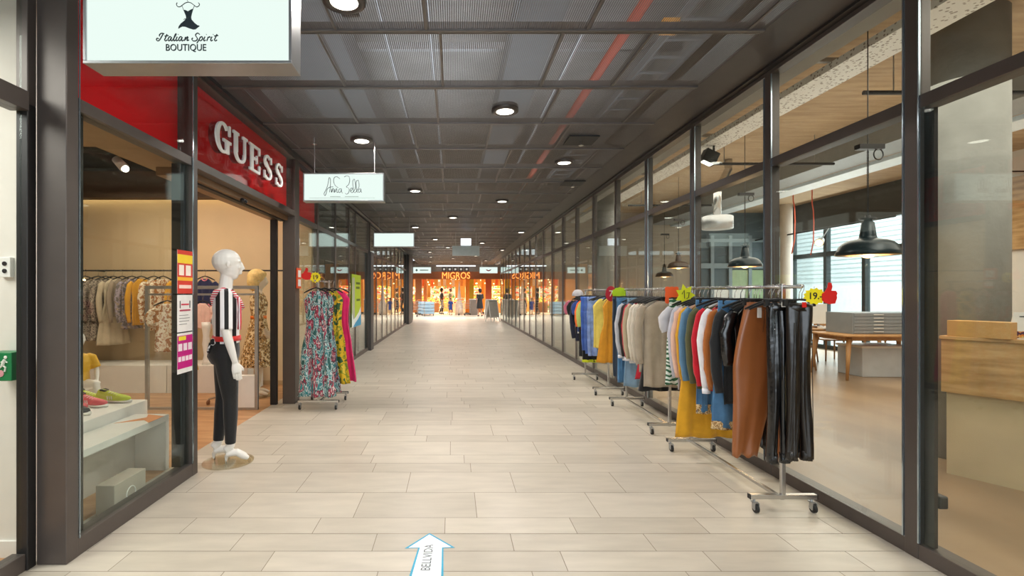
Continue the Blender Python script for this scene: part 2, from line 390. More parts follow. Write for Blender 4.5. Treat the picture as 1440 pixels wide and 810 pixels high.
y = 3.36-.92*8; k = 0
while y < 31:
    tb.box(XL, 2.13, y-.014, y+.014, ZC-.012, ZC+.05).box(XL, 2.13, y+.034, y+.046, ZC-.004, ZC+.05)
    xx = XL+rnd.random()*.6
    while xx < 2.1:
        lb.box(xx-.010, xx+.010, y, y+.92, ZC-.006, ZC+.04); xx += rnd.choice((.62, .85, .85, 1.1))
    y += .92
tb.build('cross_bar', barm, ce); lb.build('long_bar', barm, ce)
MB().box(XL-.02, XL+.05, -4.6, 31.2, ZC-.035, ZC).build('edge_rail', 'frame2', ce)
MB().box(XR-.05, XR+.0, -4.6, 31.2, ZC-.02, ZC).build('edge_rail', 'frame2', ce)
pl = MB().box(-2.6, 2.85, -4.6, 31.2, 4.45, 4.6).box(-2.7, -2.55, -4.6, 31.2, ZC, 4.5).box(2.70, 2.85, -4.6, 31.2, ZC, 4.5).build('ceiling', 'slab'); tag(pl, kind='structure')
MB().box(-2.6, 2.85, -4.7, -4.6, ZC, 4.6).build('plenum_end', 'slab', pl)
# plenum services
def run(name, label, cat, mbf, m, group=None):
    o = mbf.build(name, m, smooth=False); tag(o, label, cat, group); return o
run('air_duct', 'rectangular galvanised air duct above the left of the mesh ceiling', 'duct', MB().box(-1.75, -1.05, -4, 30, 3.85, 4.2), mat('dull_duct', srgb('#6d6f70'), .6, .2))
run('air_duct', 'wide galvanised air duct above the right centre of the mesh ceiling', 'duct', MB().box(.55, .95, -4, 30, 3.8, 4.1), MATS['dull_duct'])
run('red_pipe', 'red sprinkler pipe running above the right of the mesh ceiling', 'pipe', MB().cyl((1.45, -4, 3.65), (1.45, 30, 3.65), .045), mat('red_pipe_paint', srgb('#b5482e'), .5))
ct = MB(); ct.box(1.75, 1.77, -4, 30, 3.55, 3.63).box(2.08, 2.1, -4, 30, 3.55, 3.63)
for k in range(110): ct.box(1.77, 2.08, -4+k*.31, -3.97+k*.31, 3.55, 3.565)
run('cable_tray', 'ladder shaped cable tray above the right edge of the mesh ceiling', 'cable tray', ct, MATS['dull_duct'])
for i, xx in enumerate((-.6, -.2, 1.15)):
    run('conduit', ['thin grey conduit above the left centre of the mesh ceiling', 'thin grey conduit above the middle of the mesh ceiling', 'thin grey conduit between duct and red pipe above the ceiling'][i], 'conduit', MB().cyl((xx, -4, 3.75), (xx, 30, 3.75), .02, n=8), 'steel')
for i, yy in enumerate((2.6, 3.9, 5.6)):
    run('support_channel', 'steel cross channel above the mesh ceiling, %s from the camera' % ('first', 'second', 'third')[i], 'channel', MB().box(-2.5, 2.6, yy-.03, yy+.03, 4.22, 4.3), 'steel')
for i, (xx, yy) in enumerate(((.86, 3.05), (1.63, 3.7))):
    run('junction_box', 'small orange junction box above the mesh, %s' % ('near the top edge of the picture', 'beside the cable tray')[i], 'junction box', MB().box(xx-.06, xx+.06, yy-.05, yy+.05, 3.42, 3.5), mat('orange_box', srgb('#e09a40'), .5))

# downlights
spots = [(-.665, 3.0), (.51, 4.81), (-1.07, 5.75), (1.52, 6.71), (-.66, 8.57), (.955, 9.55), (0, 11.6), (-1.02, 13.3), (2.0, 14.4), (-.59, 16.3), (1.04, 17.5), (2.05, 20.4), (-1.0, 21.4), (-.2, 19.2), (0, 25.3), (-1.1, 24.4), (1.1, 23.6), (.5, 28.2), (-1.3, 28.0), (1.8, 27), (-.9, -1.2), (.9, -2.2), (.6, .8), (-4.5, 29.2), (-2.6, 30.2), (2.8, 29.6), (4.6, 29.0)]  # last four are added in the hall to brighten the supermarket front
proto = None
where = ['cut off by the top edge of the picture', 'brightest one, right of the centre line', 'left one above the handwritten sign', 'right one beside the square sprinkler plate']
for i, (x, y) in enumerate(spots):
    if proto is None:
        t = thing('ceiling_downlight', '', 'ceiling light')
        MB().lathe([(.085, -.005), (.105, -.012), (.13, -.005), (.132, .05), (.08, .06), (.085, -.005)], caps=False).build('rim', mat('dark_lamp_rim', srgb('#4e4a48'), .35, .5), t, True)
        MB().cyl((0, 0, -.004), (0, 0, .03), .088, n=28).build('diffuser', 'lamp', t)
        MB().box(-.06, .06, .14, .22, .03, .09).build('driver_box', 'steel', t); proto = t
    else: t = copy_tree(proto)
    t.location = (x, y, ZC-.02)
    if i < 4: lab = 'round recessed ceiling downlight, ' + where[i]
    else: lab = 'round recessed downlight, %s in depth from the camera, %s' % (ORD[sum(1 for q in spots if 0 < q[1] <= y)], 'left of the centre line' if x < -.3 else 'right of the centre line' if x > .3 else 'on the centre line') if y > 2 else 'round recessed downlight behind the camera, ' + ('left' if x < 0 else 'farther right' if y < -2 else 'nearer right')
    tag(t, lab, 'ceiling light', 'recessed downlights in the mesh ceiling')
    light('downlight_glow', 'AREA', (x, y, ZC-.035), 25 if y < 24 else 17 if y < 28 else 75, NEUT, .17, None, (0, 0, 0), 150)
for i, (x, y, q) in enumerate(((-1.61, 5.7, 0), (1.5, 5.75, 1), (1.95, 8.0, 1), (-1.3, 11.2, 0), (1.1, 11.3, 0))):
    t = thing('sprinkler_head', 'small sprinkler head below the mesh ceiling, ' + ['above the handwritten sign', 'on a black plate right of centre', 'plated one by the right glass', 'far left, above the blank light box', 'far right of centre'][i], 'sprinkler', (x, y, ZC-.02), group='ceiling sprinklers')
    MB().cyl((0, 0, -.05), (0, 0, .02), .012, n=10).cyl((0, 0, -.055), (0, 0, -.05), .03, n=12).build('nozzle', 'chrome', t)
    if q: MB().box(-.17, .17, -.17, .17, .0, .012).build('cover_plate', 'black', t)

# ------------------------------------------------------------------ left interiors
w3 = MB().box(-8, XL-.17, 2.70, 2.82, 0, 3.6).build('wall_shop_near', 'wallwhite'); tag(w3, kind='structure')
b1 = MB().box(-8, XL-.28, 2.685, 2.70, 0, .09).build('baseboard_left', 'white'); tag(b1, kind='structure')
w4 = MB().box(-8.2, XL-.17, 7.75, 7.9, 0, 2.98).build('wall_shop_back', 'beige'); tag(w4, kind='structure')
bb = MB().box(-8.0, XL-.17, 7.735, 7.75, 0, .07).build('baseboard_shop', mat('tan_baseboard', srgb('#b99b74'), .6)); tag(bb, kind='structure')
wb = MB().box(-8.2, XL-.17, 7.9, 8.0, 0, 3.9).build('wall_shop_rear', 'darkc'); tag(wb, kind='structure')
w5 = MB().box(-8.3, -8.2, -3, 26.4, 0, 4).build('wall_far_left', mat('shaded_green_grey_wall', srgb('#7c7a70'), .8)); tag(w5, kind='structure')  # green-grey with the dim room's shade mixed into the wall colour
c5 = MB().box(-8.2, XL-.17, -3, 26.4, 3.7, 3.8).build('ceiling', 'darkc'); tag(c5, kind='structure')
w6 = MB().box(-8.2, XL-.17, 13.2, 13.3, 0, 3.7).build('wall_shop_divider', mat('shaded_green_grey_wall', (0, 0, 0))); tag(w6, kind='structure')
w7 = MB().box(-8.2, XL-.17, -3.1, -3, 0, 3.7).build('wall_rear_left', 'wallwhite'); tag(w7, kind='structure')
cv = MB().box(-8, XL-.2, 7.66, 7.70, 2.93, 2.95).build('trim_1', 'cove'); tag(cv, kind='structure')
bk = MB().box(-8, XL-.2, 7.45, 7.64, 2.9, 3.3).build('trim_2', mat('brown_bulkhead', srgb('#5e4c3c'), .8)); tag(bk, kind='structure')
bh = MB().box(XL-.75, XL-.20, 2.82, 6.4, 2.60, 2.66).build('trim_3', mat('tan_bulkhead', srgb('#a98a66'), .8)); tag(bh, kind='structure')
c8 = MB().box(-5.2, -3.2, 4.4, 5.2, 3.0, 3.08).build('trim_4', MATS['tan_bulkhead']); tag(c8, kind='structure')
rp = MB().box(XL-.16, XL-.12, 2.71, 7.74, 2.53, ZC).build('wall_fascia_red', 'redp'); tag(rp, kind='structure')
for i, (x, y) in enumerate(((-4.9, 6.2), (-4.4, 6.4), (-3.7, 6.9))):
    t = thing('track_spotlight', 'silver track spotlight under the dark shop ceiling, ' + ['leftmost', 'middle', 'right one by the mullion'][i], 'spotlight', (x, y, 3.2), .5)
    MB().cyl((0, 0, 0), (.10, -.06, -.12), .05, .06, 16).build('lamp_head', 'white', t, True)
    MB().cyl((0, 0, 0), (0, 0, .5), .01, n=8).build('stem', 'black', t)
    MB().ball((.11, -.066, -.13), .045).build('lamp_lens', 'lamp', t)

# ------------------------------------------------------------------ right café
cc = MB().box(2.60, 10.0, -3, 15.2, 3.9, 4.05).build('ceiling', ramp_mat('board_formed_tan_concrete', 'noise', 2, [(.3, srgb('#ac9274')), (.7, srgb('#c7ad8b'))], .85, 'LINEAR', 0, (1, 7, 1))); tag(cc, kind='structure')
cb = MB().box(2.60, 2.70, -3, 26.4, ZC, 4.6).build('wall_upstand', 'concrete'); tag(cb, kind='structure')
w1 = MB().box(9.7, 9.85, -3, 10.25, 0, 3.9).build('wall_right_far', 'wallwhite'); tag(w1, kind='structure')
pk = MB().box(9.62, 9.70, 6.0, 9.6, 2.2, 3.44).build('trim_5', 'planks'); tag(pk, kind='structure')
w2 = MB().box(2.75, 7.3, 15.0, 15.15, 0, 3.9).build('wall_cafe_back', 'greywall'); tag(w2, kind='structure')
w8 = MB().box(2.75, 10, -3.15, -3, 0, 3.9).build('wall_cafe_rear', 'wallwhite'); tag(w8, kind='structure')
# beyond the café: dim shops behind the far glass
wq = MB().box(4.4, 4.5, 15.15, 26.4, 0, 4).build('wall_unit', 'greywall'); tag(wq, kind='structure')
fq = MB().box(2.75, 4.4, 16, 26.4, -.1, 0).build('floor', MATS['anna_shop_floor']); tag(fq, kind='structure')
cq = MB().box(2.7, 4.5, 15.2, 26.4, 3.8, 3.9).build('ceiling', 'darkc'); tag(cq, kind='structure')
# window wall (parallel to corridor)
ww = struct('window_1')
fr = MB()
dk = mat('window_frame_grey', srgb('#4a4e50'), .4, .3)
for y in (10.3, 11.55, 12.75, 14.0, 14.95): MB().box(9.66, 9.78, y-.05, y+.05, 0, 3.9).build('mullion', dk, ww)
MB().box(9.67, 9.77, 10.3, 15, 2.40, 2.52).build('transom', dk, ww)
MB().box(9.67, 9.77, 10.3, 15, 0, .10).build('transom', dk, ww)
MB().box(9.64, 9.80, 10.3, 15, 3.15, 3.9).build('spandrel_panel', mat('dark_spandrel', srgb('#4b4a48'), .6), ww)
for a, b in ((10.35, 11.5), (11.6, 12.7), (12.8, 13.95), (14.05, 14.9)):
    MB().box(9.71, 9.725, a, b, .1, 2.4).build('glass_pane', 'glass', ww)
    MB().box(9.71, 9.725, a, b, 2.52, 3.15).build('glass_pane', 'glass', ww)
MB().cyl((9.2, 10.2, 3.05), (9.2, 15, 3.05), .022, n=8).build('pipe_rail', 'frame2', ww)
# outside: pale building with horizontal cladding, pavement
ob = thing('facade', 'pale building with horizontal slats outside the café windows', 'building', (15, 12, 0))
fm2 = MB().box(0, .3, -12, 14, 0, 7).build('wall', mat('white_render', srgb('#f2f4f4'), .8), ob)
sl = MB()
for k in range(26): sl.box(-.05, 0, -12, 14, 1.9+k*.17, 1.98+k*.17)
sl.build('cladding_slats', mat('pale_slats', srgb('#dfe4e4'), .7), ob)
MB().box(-.06, 0, -1.0, .2, 0, 2.3).build('door', mat('blue_grey_door', srgb('#7d93a3'), .6), ob)
MB().box(-.06, 0, 3.2, 4.0, 1.0, 1.9).build('panel', mat('grey_door_panel', srgb('#9fa6aa'), .6), ob)
gp = MB().box(9.85, 15, 0, 26, -.15, -.03).build('ground_outside', mat('pale_pavement', srgb('#c9ced2'), .8)); tag(gp, kind='structure')
light('outside_daylight', 'AREA', (12.6, 12.5, 6), 1500, (.93, .97, 1), 5, 14)
# right part of the café back wall: blue-grey glazed partition
wp = struct('wall_partition')
bg = mat('blue_grey_partition', srgb('#8e9ba1'), .6)
MB().box(7.3, 9.7, 15.0, 15.1, 0, 3.9).build('panel', mat('slate_panel', srgb('#5d6a70'), .6), wp)
for x in (7.35, 7.9, 8.45, 9.05, 9.55): MB().box(x-.05, x+.05, 14.93, 15.0, 0, 3.2).build('post', bg, wp)
MB().box(7.3, 9.7, 14.92, 15.0, 2.2, 2.35).box(7.3, 9.7, 14.92, 15.0, 3.0, 3.1).build('rail', bg, wp)
MB().box(7.95, 8.9, 14.95, 14.99, 1.0, 1.55).build('notice_panel', 'white', wp)
MB().box(8.5, 9.6, 14.96, 14.99, 1.0, 2.15).build('pale_pane', mat('pale_green_pane', srgb('#a3b58b'), .3), wp)
for i, (x, y, r) in enumerate(((4.56, 4.38, .285), (3.14, 10.2, .2), (3.14, 17.4, .2), (9.25, 13.62, .15))):
    o = MB().cyl((0, 0, 0), (0, 0, 3.9), r, n=64).build('concrete_column', 'concrete' if i < 3 else 'wallwhite', smooth=False, loc=(x, y, 0))
    for p in o.data.polygons: p.use_smooth = len(p.vertices) == 4
    tag(o, 'round concrete column behind ' + 'the ' + ['service counter seen through the nearest right pane', 'glass wall beyond the clothes racks', 'glass wall near the far end'][i] if i < 3 else 'pale round column standing at the café windows', 'column')
# services under the café ceiling
t = thing('cable_tray', 'perforated white cable tray under the café ceiling, nearest the glass', 'cable tray', (3.72, 5, 3.55))
mb = MB(); mb.box(-.16, .16, -8, 9.8, 0, .012).box(-.17, -.16, -8, 9.8, 0, .07).box(.16, .17, -8, 9.8, 0, .07); mb.build('tray', ramp_mat('perforated_white_metal', 'voronoi', 28, [(0, srgb('#a39c92')), (.32, srgb('#f2efea'))], .5), t)
for k in range(8): MB().box(-.3, .3, -7+k*2.2, -6.96+k*2.2, .07, .11).cyl((-.28, -6.98+k*2.2, .1), (-.28, -6.98+k*2.2, .34), .01, n=6).build('bracket', 'steel', t)
t = thing('timber_beam', 'long brown conduit box beside the perforated tray under the café ceiling', 'beam', (3.35, 5, 3.66)); MB().box(-.06, .06, -8, 9.8, 0, .2).build('beam_body', mat('brown_beam', srgb('#86684a'), .7), t)
t = thing('ventilation_duct', 'wide grey ventilation duct with a pale underside across the café ceiling', 'duct', (6.4, 5, 3.45))
MB().box(-.45, .1, -8, 9.8, .05, .4).build('duct_body', mat('duct_grey', srgb('#8d9090'), .5, .3), t)
MB().box(.15, .55, -8, 9.8, .0, .06).build('pale_strip', mat('pale_blue_strip', srgb('#dce8f0'), .4), t)  # blue-white strip under the duct, plain surface colour
for i, (y, x0, x1) in enumerate(((4.9, 4.1, 5.9), (7.6, 3.9, 5.9), (11.2, 4.0, 5.9))):
    t = thing('pipe_rail', 'dark suspended pipe rail under the café ceiling, ' + ['nearest', 'middle', 'farthest'][i], 'pipe', (x0, y, 3.45))
    MB().cyl((0, 0, 0), (x1-x0, 0, 0), .022, n=10).build('pipe', 'frame2', t)
    MB().cyl((.3, 0, 0), (.3, 0, .45), .006, n=6).build('hanger_rod', 'steel', t)
    if i: MB().cyl((x1-x0-.3, 0, 0), (x1-x0-.3, 0, .45), .006, n=6).build('hanger_rod', 'steel', t)
# ------------------------------------------------------------------ hanging light box signs
dk_ink = mat('dark_ink', srgb('#22323a'), .6)
def lightbox(name, label, x0, x1, y, z0, z1, d=.12, group='hanging light box signs', hang=True):
    t = thing(name, label, 'sign', ((x0+x1)/2, y, z0), group=group)
    w = (x1-x0)/2; h = z1-z0; f = .014
    mb = MB(); mb.box(-w, w, 0, d, 0, f).box(-w, w, 0, d, h-f, h).box(-w, -w+f, 0, d, f, h-f).box(w-f, w, 0, d, f, h-f)
    mb.build('casing', 'steel', t, bevel=.002)
    MB().box(-w+f, w-f, .008, d-.008, f, h-f).build('light_panel', 'lightbox', t)
    if hang:
        for s in (-1, 1):
            MB().cyl((s*w*.75, d/2, h), (s*w*.75, d/2, ZC-z0), .005, n=6).build('hanging_rod', 'steel', t)
    return t, w, h
t, w_, h_ = lightbox('hanging_sign', 'large near light box sign with a dress drawing and boutique lettering', -1.735, -.757, 2.3, 2.527, 3.02, .14)
F = lambda x, z, y=.004: facing((x, y, z), '-Y')
def smooth(q, n=4):
    q = [Vector(p) for p in q]; q = [q[0]]+q+[q[-1]]; out = []
    for a, b, c, d in zip(q, q[1:], q[2:], q[3:]):
        for k in range(n):
            u = k/n; out.append(.5*((2*b)+(c-a)*u+(2*a-5*b+4*c-d)*u*u+(3*b-a-3*c+d)*u**3))
    return out+[q[-1]]
def sg1(u, v, y=.004): return ((200+u/10.12-637)*2.3/690+1.246, y, 1.45+(412-v/10.12)*2.3/690-2.527)
mb = MB()
for st in ([(305, 472), (265, 468), (238, 490), (240, 510)], [(292, 474), (265, 522), (240, 562), (215, 576), (195, 560), (206, 538), (228, 545)],
           [(345, 480), (325, 530), (312, 560), (325, 576), (348, 560)], [(312, 508), (368, 500)],
           [(408, 525), (386, 515), (362, 545), (366, 573), (388, 566), (412, 520), (400, 560), (412, 576), (430, 560)],
           [(430, 560), (476, 482), (465, 482), (440, 550), (446, 576), (466, 562)], [(492, 515), (475, 555), (482, 576), (502, 562)], [(503, 487), (508, 482)],
           [(560, 525), (538, 515), (514, 545), (518, 573), (540, 566), (564, 520), (552, 560), (564, 576), (582, 560)],
           [(592, 576), (612, 518), (602, 562), (634, 518), (644, 528), (630, 570), (660, 562)],
           [(812, 484), (782, 465), (752, 490), (766, 520), (780, 546), (760, 573), (720, 576), (700, 550), (716, 533)],
           [(825, 516), (795, 572), (770, 610)], [(812, 532), (845, 515), (852, 545), (828, 573), (805, 566)], [(888, 515), (868, 558), (875, 576), (896, 562)], [(905, 487), (910, 482)],
           [(912, 576), (934, 522), (930, 530), (958, 515), (956, 530)], [(988, 515), (968, 558), (976, 576), (998, 562)], [(1003, 487), (1008, 482)],
           [(1058, 480), (1036, 530), (1022, 560), (1036, 576), (1060, 560)], [(1018, 506), (1076, 499)]):
    mb.tube(smooth([sg1(*p) for p in st]), .0025, 6)
mb.build('lettering', dk_ink, t)
MB().text('BOUTIQUE', .045, F(-.008, .074), .004, sx=.86).build('lettering', dk_ink, t)
P = [(580, 135), (610, 138), (648, 155), (690, 130), (718, 120), (700, 180), (688, 235), (695, 270), (740, 320), (780, 352), (810, 362), (780, 385), (750, 410), (715, 412), (660, 395), (600, 372), (560, 370), (530, 385), (508, 400), (515, 370), (545, 330), (600, 285), (620, 255), (618, 225), (595, 170)]
MB().prism([(sg1(u, v)[0], sg1(u, v)[2]) for u, v in P], .004, F(0, 0, .006)).build('dress_emblem', dk_ink, t)
mb = MB(); mb.tube(smooth([sg1(*p) for p in ((492, 30), (480, 52), (495, 84), (528, 90), (562, 68), (602, 38), (645, 25), (690, 36), (735, 70), (768, 92), (800, 76), (808, 50), (792, 32))]), .0018, 6)
for st in ([(560, 75), (582, 135)], [(737, 75), (716, 122)], [(645, 25), (642, 8), (632, -6)], [(618, 258), (598, 262), (582, 272)]): mb.tube([sg1(*p) for p in st], .0012, 6)
mb.build('hanger_emblem', dk_ink, t)

t, w_, h_ = lightbox('hanging_sign', 'white light box sign with handwritten name, left of the corridor', -1.767, -.812, 5.78, 2.53, 2.865)
def sg2(u, v, y=.004): return ((420+u/11.52-637)*5.78/690+1.2895, y, 1.45+(412-(240+v/11.52))*5.78/690-2.53)
mb = MB()
for st in ([(500, 348), (512, 250), (515, 150), (504, 118), (490, 120), (470, 230), (440, 310), (412, 365), (415, 395), (430, 400), (446, 360), (462, 300), (500, 268), (560, 260)],
           [(528, 350), (530, 290), (534, 350), (552, 290), (562, 292), (563, 350)], [(578, 352), (582, 295), (584, 350), (606, 295), (618, 300), (619, 350), (642, 342)],
           [(690, 292), (660, 295), (645, 330), (660, 355), (684, 332), (691, 292), (696, 345), (714, 364)], [(665, 130), (620, 98), (580, 108), (564, 160), (580, 220), (610, 255), (640, 275)],
           [(738, 102), (775, 80), (815, 95), (826, 150), (810, 220), (770, 262), (802, 275), (819, 312), (805, 360), (775, 380), (750, 364)],
           [(835, 335), (866, 310), (870, 285), (850, 280), (838, 312), (846, 346), (872, 355)], [(872, 355), (918, 280), (908, 150), (885, 145), (875, 190), (884, 290), (896, 345), (916, 355)],
           [(916, 355), (976, 262), (966, 160), (945, 155), (930, 195), (935, 290), (945, 343), (962, 350)], [(1006, 295), (976, 300), (965, 335), (980, 351), (1000, 332), (1008, 295), (1008, 332), (1022, 355)]):
    mb.tube(smooth([sg2(*p) for p in st]), .0034, 6)
mb.build('handwritten_lettering', dk_ink, t)
mb = MB(); u = 510
while u < 970:
    if not 665 < u < 740:
        p = sg2(u, 424); q = sg2(u+9, 414); mb.box(p[0], q[0], .003, .007, p[2], q[2])
    u += 14
mb.build('small_print', mat('pale_green_ink', srgb('#8fa79c'), .6), t)
MB().box(sg2(170, 441)[0], sg2(1230, 441)[0], .003, .006, sg2(0, 443)[2], sg2(0, 440)[2]).build('underline', MATS['pale_green_ink'], t)
lightbox('hanging_sign', 'blank glowing light box, third along the left of the corridor', -1.86, -.91, 11.5, 2.53, 2.86)
t, _, _ = lightbox('hanging_sign', 'small far light box with a green cross, left of the supermarket', -2.2, -1.2, 27, 2.53, 2.88)
MB().box(-.36, -.24, 0, .01, .15, .20).box(-.325, -.275, 0, .01, .11, .24).build('cross_emblem', mat('teal_ink', srgb('#2c7d78'), .6), t)
MB().box(-.12, .34, 0, .008, .15, .20).build('small_print', mat('pale_teal_ink', srgb('#a9cfcb'), .6), t)
t, _, _ = lightbox('hanging_sign', 'small far light box with a red winged mark, right of the supermarket', 1.46, 2.46, 27, 2.53, 2.88)
MB().prism([(-.16, .22), (-.05, .2), (0, .17), (.05, .2), (.16, .22), (.10, .15), (0, .11), (-.10, .15)], .006, F(0, 0, .006)).build('wing_emblem', mat('crimson_ink', srgb('#a51f3a'), .6), t)
t = thing('exit_sign', 'small glowing sign hanging on top of the grey board in mid corridor', 'sign', (.38, 14.4, 2.85))
MB().box(-.15, .15, 0, .06, .0, .2).build('sign_body', emis('exit_panel', (.85, .92, 1), 1.6), t, bevel=.004)
t = thing('direction_board', 'pale grey blank board hanging in the middle of the corridor', 'board', (.38, 14.42, 2.545))
MB().box(-.4, .4, 0, .05, 0, .29).build('board', mat('pale_grey_board', srgb('#c3cfd2'), .4), t, bevel=.004)
for s in (-1, 1): MB().cyl((s*.3, .03, .29), (s*.3, .03, ZC-2.56), .006, n=6).build('hanging_rod', 'steel', t)

# ------------------------------------------------------------------ GUESS letters
def gletter(ch, y, n_):
    o = thing('fascia_letter', 'white three-dimensional letter %s on the red shop fascia, %s in the word' % (ch, ORD[n_]), 'letter', (XL+.02, y, 2.655), group='fascia letters'); 
    ww, hh, s, e = .135, .265, .060, .024
    cnt = [0]
    def shapes(mb, z0, z1):
        mx = facing((.07, 0, 0), '+X')
        def D(): cnt[0] += 1; return .0005*cnt[0]
        def rect(x0, x1, a0, a1): mb.box(x0, x1, a0, a1, z0, z1+D(), mx)
        def arc(cx, cz, rx, rz, a0, a1, w0=s, w1=.022, n=18):
            o_, i_ = [], []
            for k in range(n+1):
                a = R(a0+(a1-a0)*k/n); o_.append((cx+rx*math.cos(a), cz+rz*math.sin(a))); i_.append((cx+(rx-w0)*math.cos(a), cz+(rz-w1)*math.sin(a)))
            mb.prism(o_+i_[::-1], z1+D()-z0, mx @ Matrix.Translation((0, 0, z0)))
        if ch == 'G':
            arc(0, hh/2, ww, hh/2, 42, 318); rect(.0, ww+.012, .105, .105+e); rect(.045, .045+s, .012, .12); rect(ww-.03, ww-.005, .175, hh)
        elif ch == 'U':
            rect(-ww+.015, -ww+.015+s, .085, hh-.01); rect(ww-.055, ww-.02, .085, hh-.01); arc(-.003, .095, ww-.017, .095, 180, 360, .048, .026)
            rect(-ww-.012, -ww+s+.04, hh-e, hh); rect(ww-.085, ww+.012, hh-e, hh)
        elif ch == 'E':
            rect(-ww+.03, -ww+.03+s, .01, hh-.01); rect(-ww, ww-.02, 0, e); rect(-ww, ww-.02, hh-e, hh); rect(-ww+.05, .05, hh/2-e/2, hh/2+e/2)
            rect(ww-.045, ww-.02, .01, .085); rect(ww-.045, ww-.02, hh-.075, hh-.01); rect(.03, .05, hh/2-.04, hh/2+.04)
        else:
            r1, r2 = hh*.27, hh*.275
            arc(-.005, hh-r1, ww*.72, r1, 35, 250, .045, .024); arc(.0, r2, ww*.78, r2, -145, 80, .045, .024)
            mb.prism([(-ww*.62, hh*.62), (-ww*.30, hh*.72), (ww*.70, hh*.36), (ww*.35, hh*.30)], z1+D()-z0, mx @ Matrix.Translation((0, 0, z0)))
            rect(ww*.55, ww*.55+.026, hh*.70, hh-.008); rect(-ww*.80, -ww*.80+.026, .008, hh*.32)
        return mb
    shapes(MB(), -.016, 0).build('letter_face', mat('letter_white', srgb('#f6f8fa'), .35, 0, .02), o)
    cnt[0] = 0; shapes(MB(), -.07, -.0165).build('acrylic_side', M['acrylic'], o)
M['acrylic'] = glassmat('pink_clear_acrylic', (.80, .62, .64), 1, .16)
for i, ch in enumerate('GUESS'): gletter(ch, 4.22+i*.34, i+1)

# ------------------------------------------------------------------ notices on the glass edge
def notice(label, z0, z1, stripes, y0=3.66, y1=3.87):
    t = thing('paper_notice', label, 'notice', (XL+.004, y0, z0), group='notices stuck beside the shop entrance')
    MB().box(-.002, .0, 0, y1-y0, 0, z1-z0).build('sheet', mat('notice_paper', srgb('#f2f0ee'), .5), t)
    for i, (a, b, c, d, col) in enumerate(stripes):
        MB().box(0, .0012+.0004*i, a*(y1-y0), b*(y1-y0), c*(z1-z0), d*(z1-z0)).build('printed_block', mat('ink_'+col[1:], srgb(col), .5), t)
    return t
n1 = notice('yellow and red paper notice, topmost by the shop entrance', 1.445, 1.775, [(0, 1, 0, 1, '#d63a2a'), (0, 1, .70, .90, '#f4d22c'), (.1, .42, .42, .66, '#fbeee0'), (.54, .88, .42, .66, '#fbeee0'), (0, 1, .30, .38, '#f4b92c'), (.1, .9, .12, .2, '#f8d8cc')])
n2 = notice('white paper notice with a red arrow, middle one by the shop entrance', 1.155, 1.435, [(.15, .2, .64, .84, '#333333'), (.8, .85, .64, .84, '#333333'), (.25, .75, .72, .76, '#d0304a'), (.15, .85, .56, .60, '#b03050'), (.12, .7, .44, .455, '#8a8a8a'), (.12, .8, .36, .375, '#8a8a8a'), (.12, .75, .28, .295, '#8a8a8a'), (.12, .6, .2, .215, '#8a8a8a')])
n3 = notice('magenta paper notice with small pictures, lowest by the shop entrance', .84, 1.145, [(0, 1, .12, .94, '#c81a84'), (.08, .55, .82, .92, '#f2e030'), (.05, .3, .56, .74, '#f6e8f0'), (.38, .62, .56, .74, '#f6e8f0'), (.7, .94, .56, .74, '#f6e8f0'), (.05, .22, .30, .42, '#f6e8f0'), (.28, .46, .30, .42, '#f6e8f0'), (.52, .7, .30, .42, '#f6e8f0'), (.76, .94, .30, .42, '#f6e8f0')])
# emergency exit box and switch on the near partition
t = thing('emergency_exit_box', 'green emergency exit box with a white running figure on the pale wall', 'sign', px(9, 535, 2.60)); t.location.y = 2.58
MB().box(-.09, .045, 0, .10, 0, .15).build('box_body', mat('exit_green', srgb('#0f7a45'), .4), t, bevel=.004)
mb = MB(); mb.ball((.015, -.002, .125), .009, (1, .4, 1), 10); mb.tube([(.012, -.003, .112), (.0, -.003, .085)], .008, 8); mb.tube([(.0, -.003, .085), (.016, -.003, .072), (.012, -.003, .05)], .0045, 6); mb.tube([(.0, -.003, .085), (-.014, -.003, .07), (-.026, -.003, .07)], .0045, 6); mb.tube([(.01, -.003, .106), (.026, -.003, .098)], .0035, 6); mb.tube([(.01, -.003, .106), (-.008, -.003, .1)], .0035, 6)
mb.build('running_figure', 'white', t)
MB().cyl((-.012, -.003, .04), (-.012, 0, .04), .018, n=20).build('reflected_circle', mat('pink_reflection', srgb('#d99aa0'), .4), t)  # reflected pink circle, painted on as a coloured disc
t = thing('wall_switch', 'small white switch plate on the pale wall by the left edge', 'switch', px(8, 390, 2.67)); t.location.y = 2.675
MB().box(-.04, .02, 0, .025, 0, .11).build('plate', 'white', t, bevel=.003)
MB().cyl((-.01, -.004, .035), (-.01, 0, .035), .012, n=14).cyl((-.01, -.004, .075), (-.01, 0, .075), .012, n=14).build('button', 'frame2', t)
# lime poster on the left glass
t = thing('window_poster', 'lime green poster with a white and blue corner on the left glass', 'poster', (XF+.004, 10.3, .72))
MB().box(0, .003, 0, 1.0, 0, 1.13).build('sheet', mat('lime_print', srgb('#b9d532'), .5), t)
MB().prism([(0, 0), (1.0, 0), (1.0, .42), (.75, .3), (.4, .2), (.15, .16), (0, .3)], .003, facing((.003, 0, 0), '+X')).build('printed_corner', mat('white_print', srgb('#eef4f6'), .5), t)
MB().prism([(.1, 0), (1.0, 0), (1.0, .26), (.7, .16), (.35, .08)], .003, facing((.006, 0, 0), '+X')).build('printed_wave', mat('blue_print', srgb('#2f9ccc'), .5), t)
MB().box(.003, .005, .45, .9, .92, .97).box(.003, .005, .45, .85, .82, .87).box(.003, .005, .5, .9, .55, .60).build('printed_text', mat('dark_green_print', srgb('#4a6a1a'), .5), t)
MB().box(.003, .005, .04, .3, .12, 1.06).build('printed_panel', mat('grey_print', srgb('#b9bfae'), .5), t)
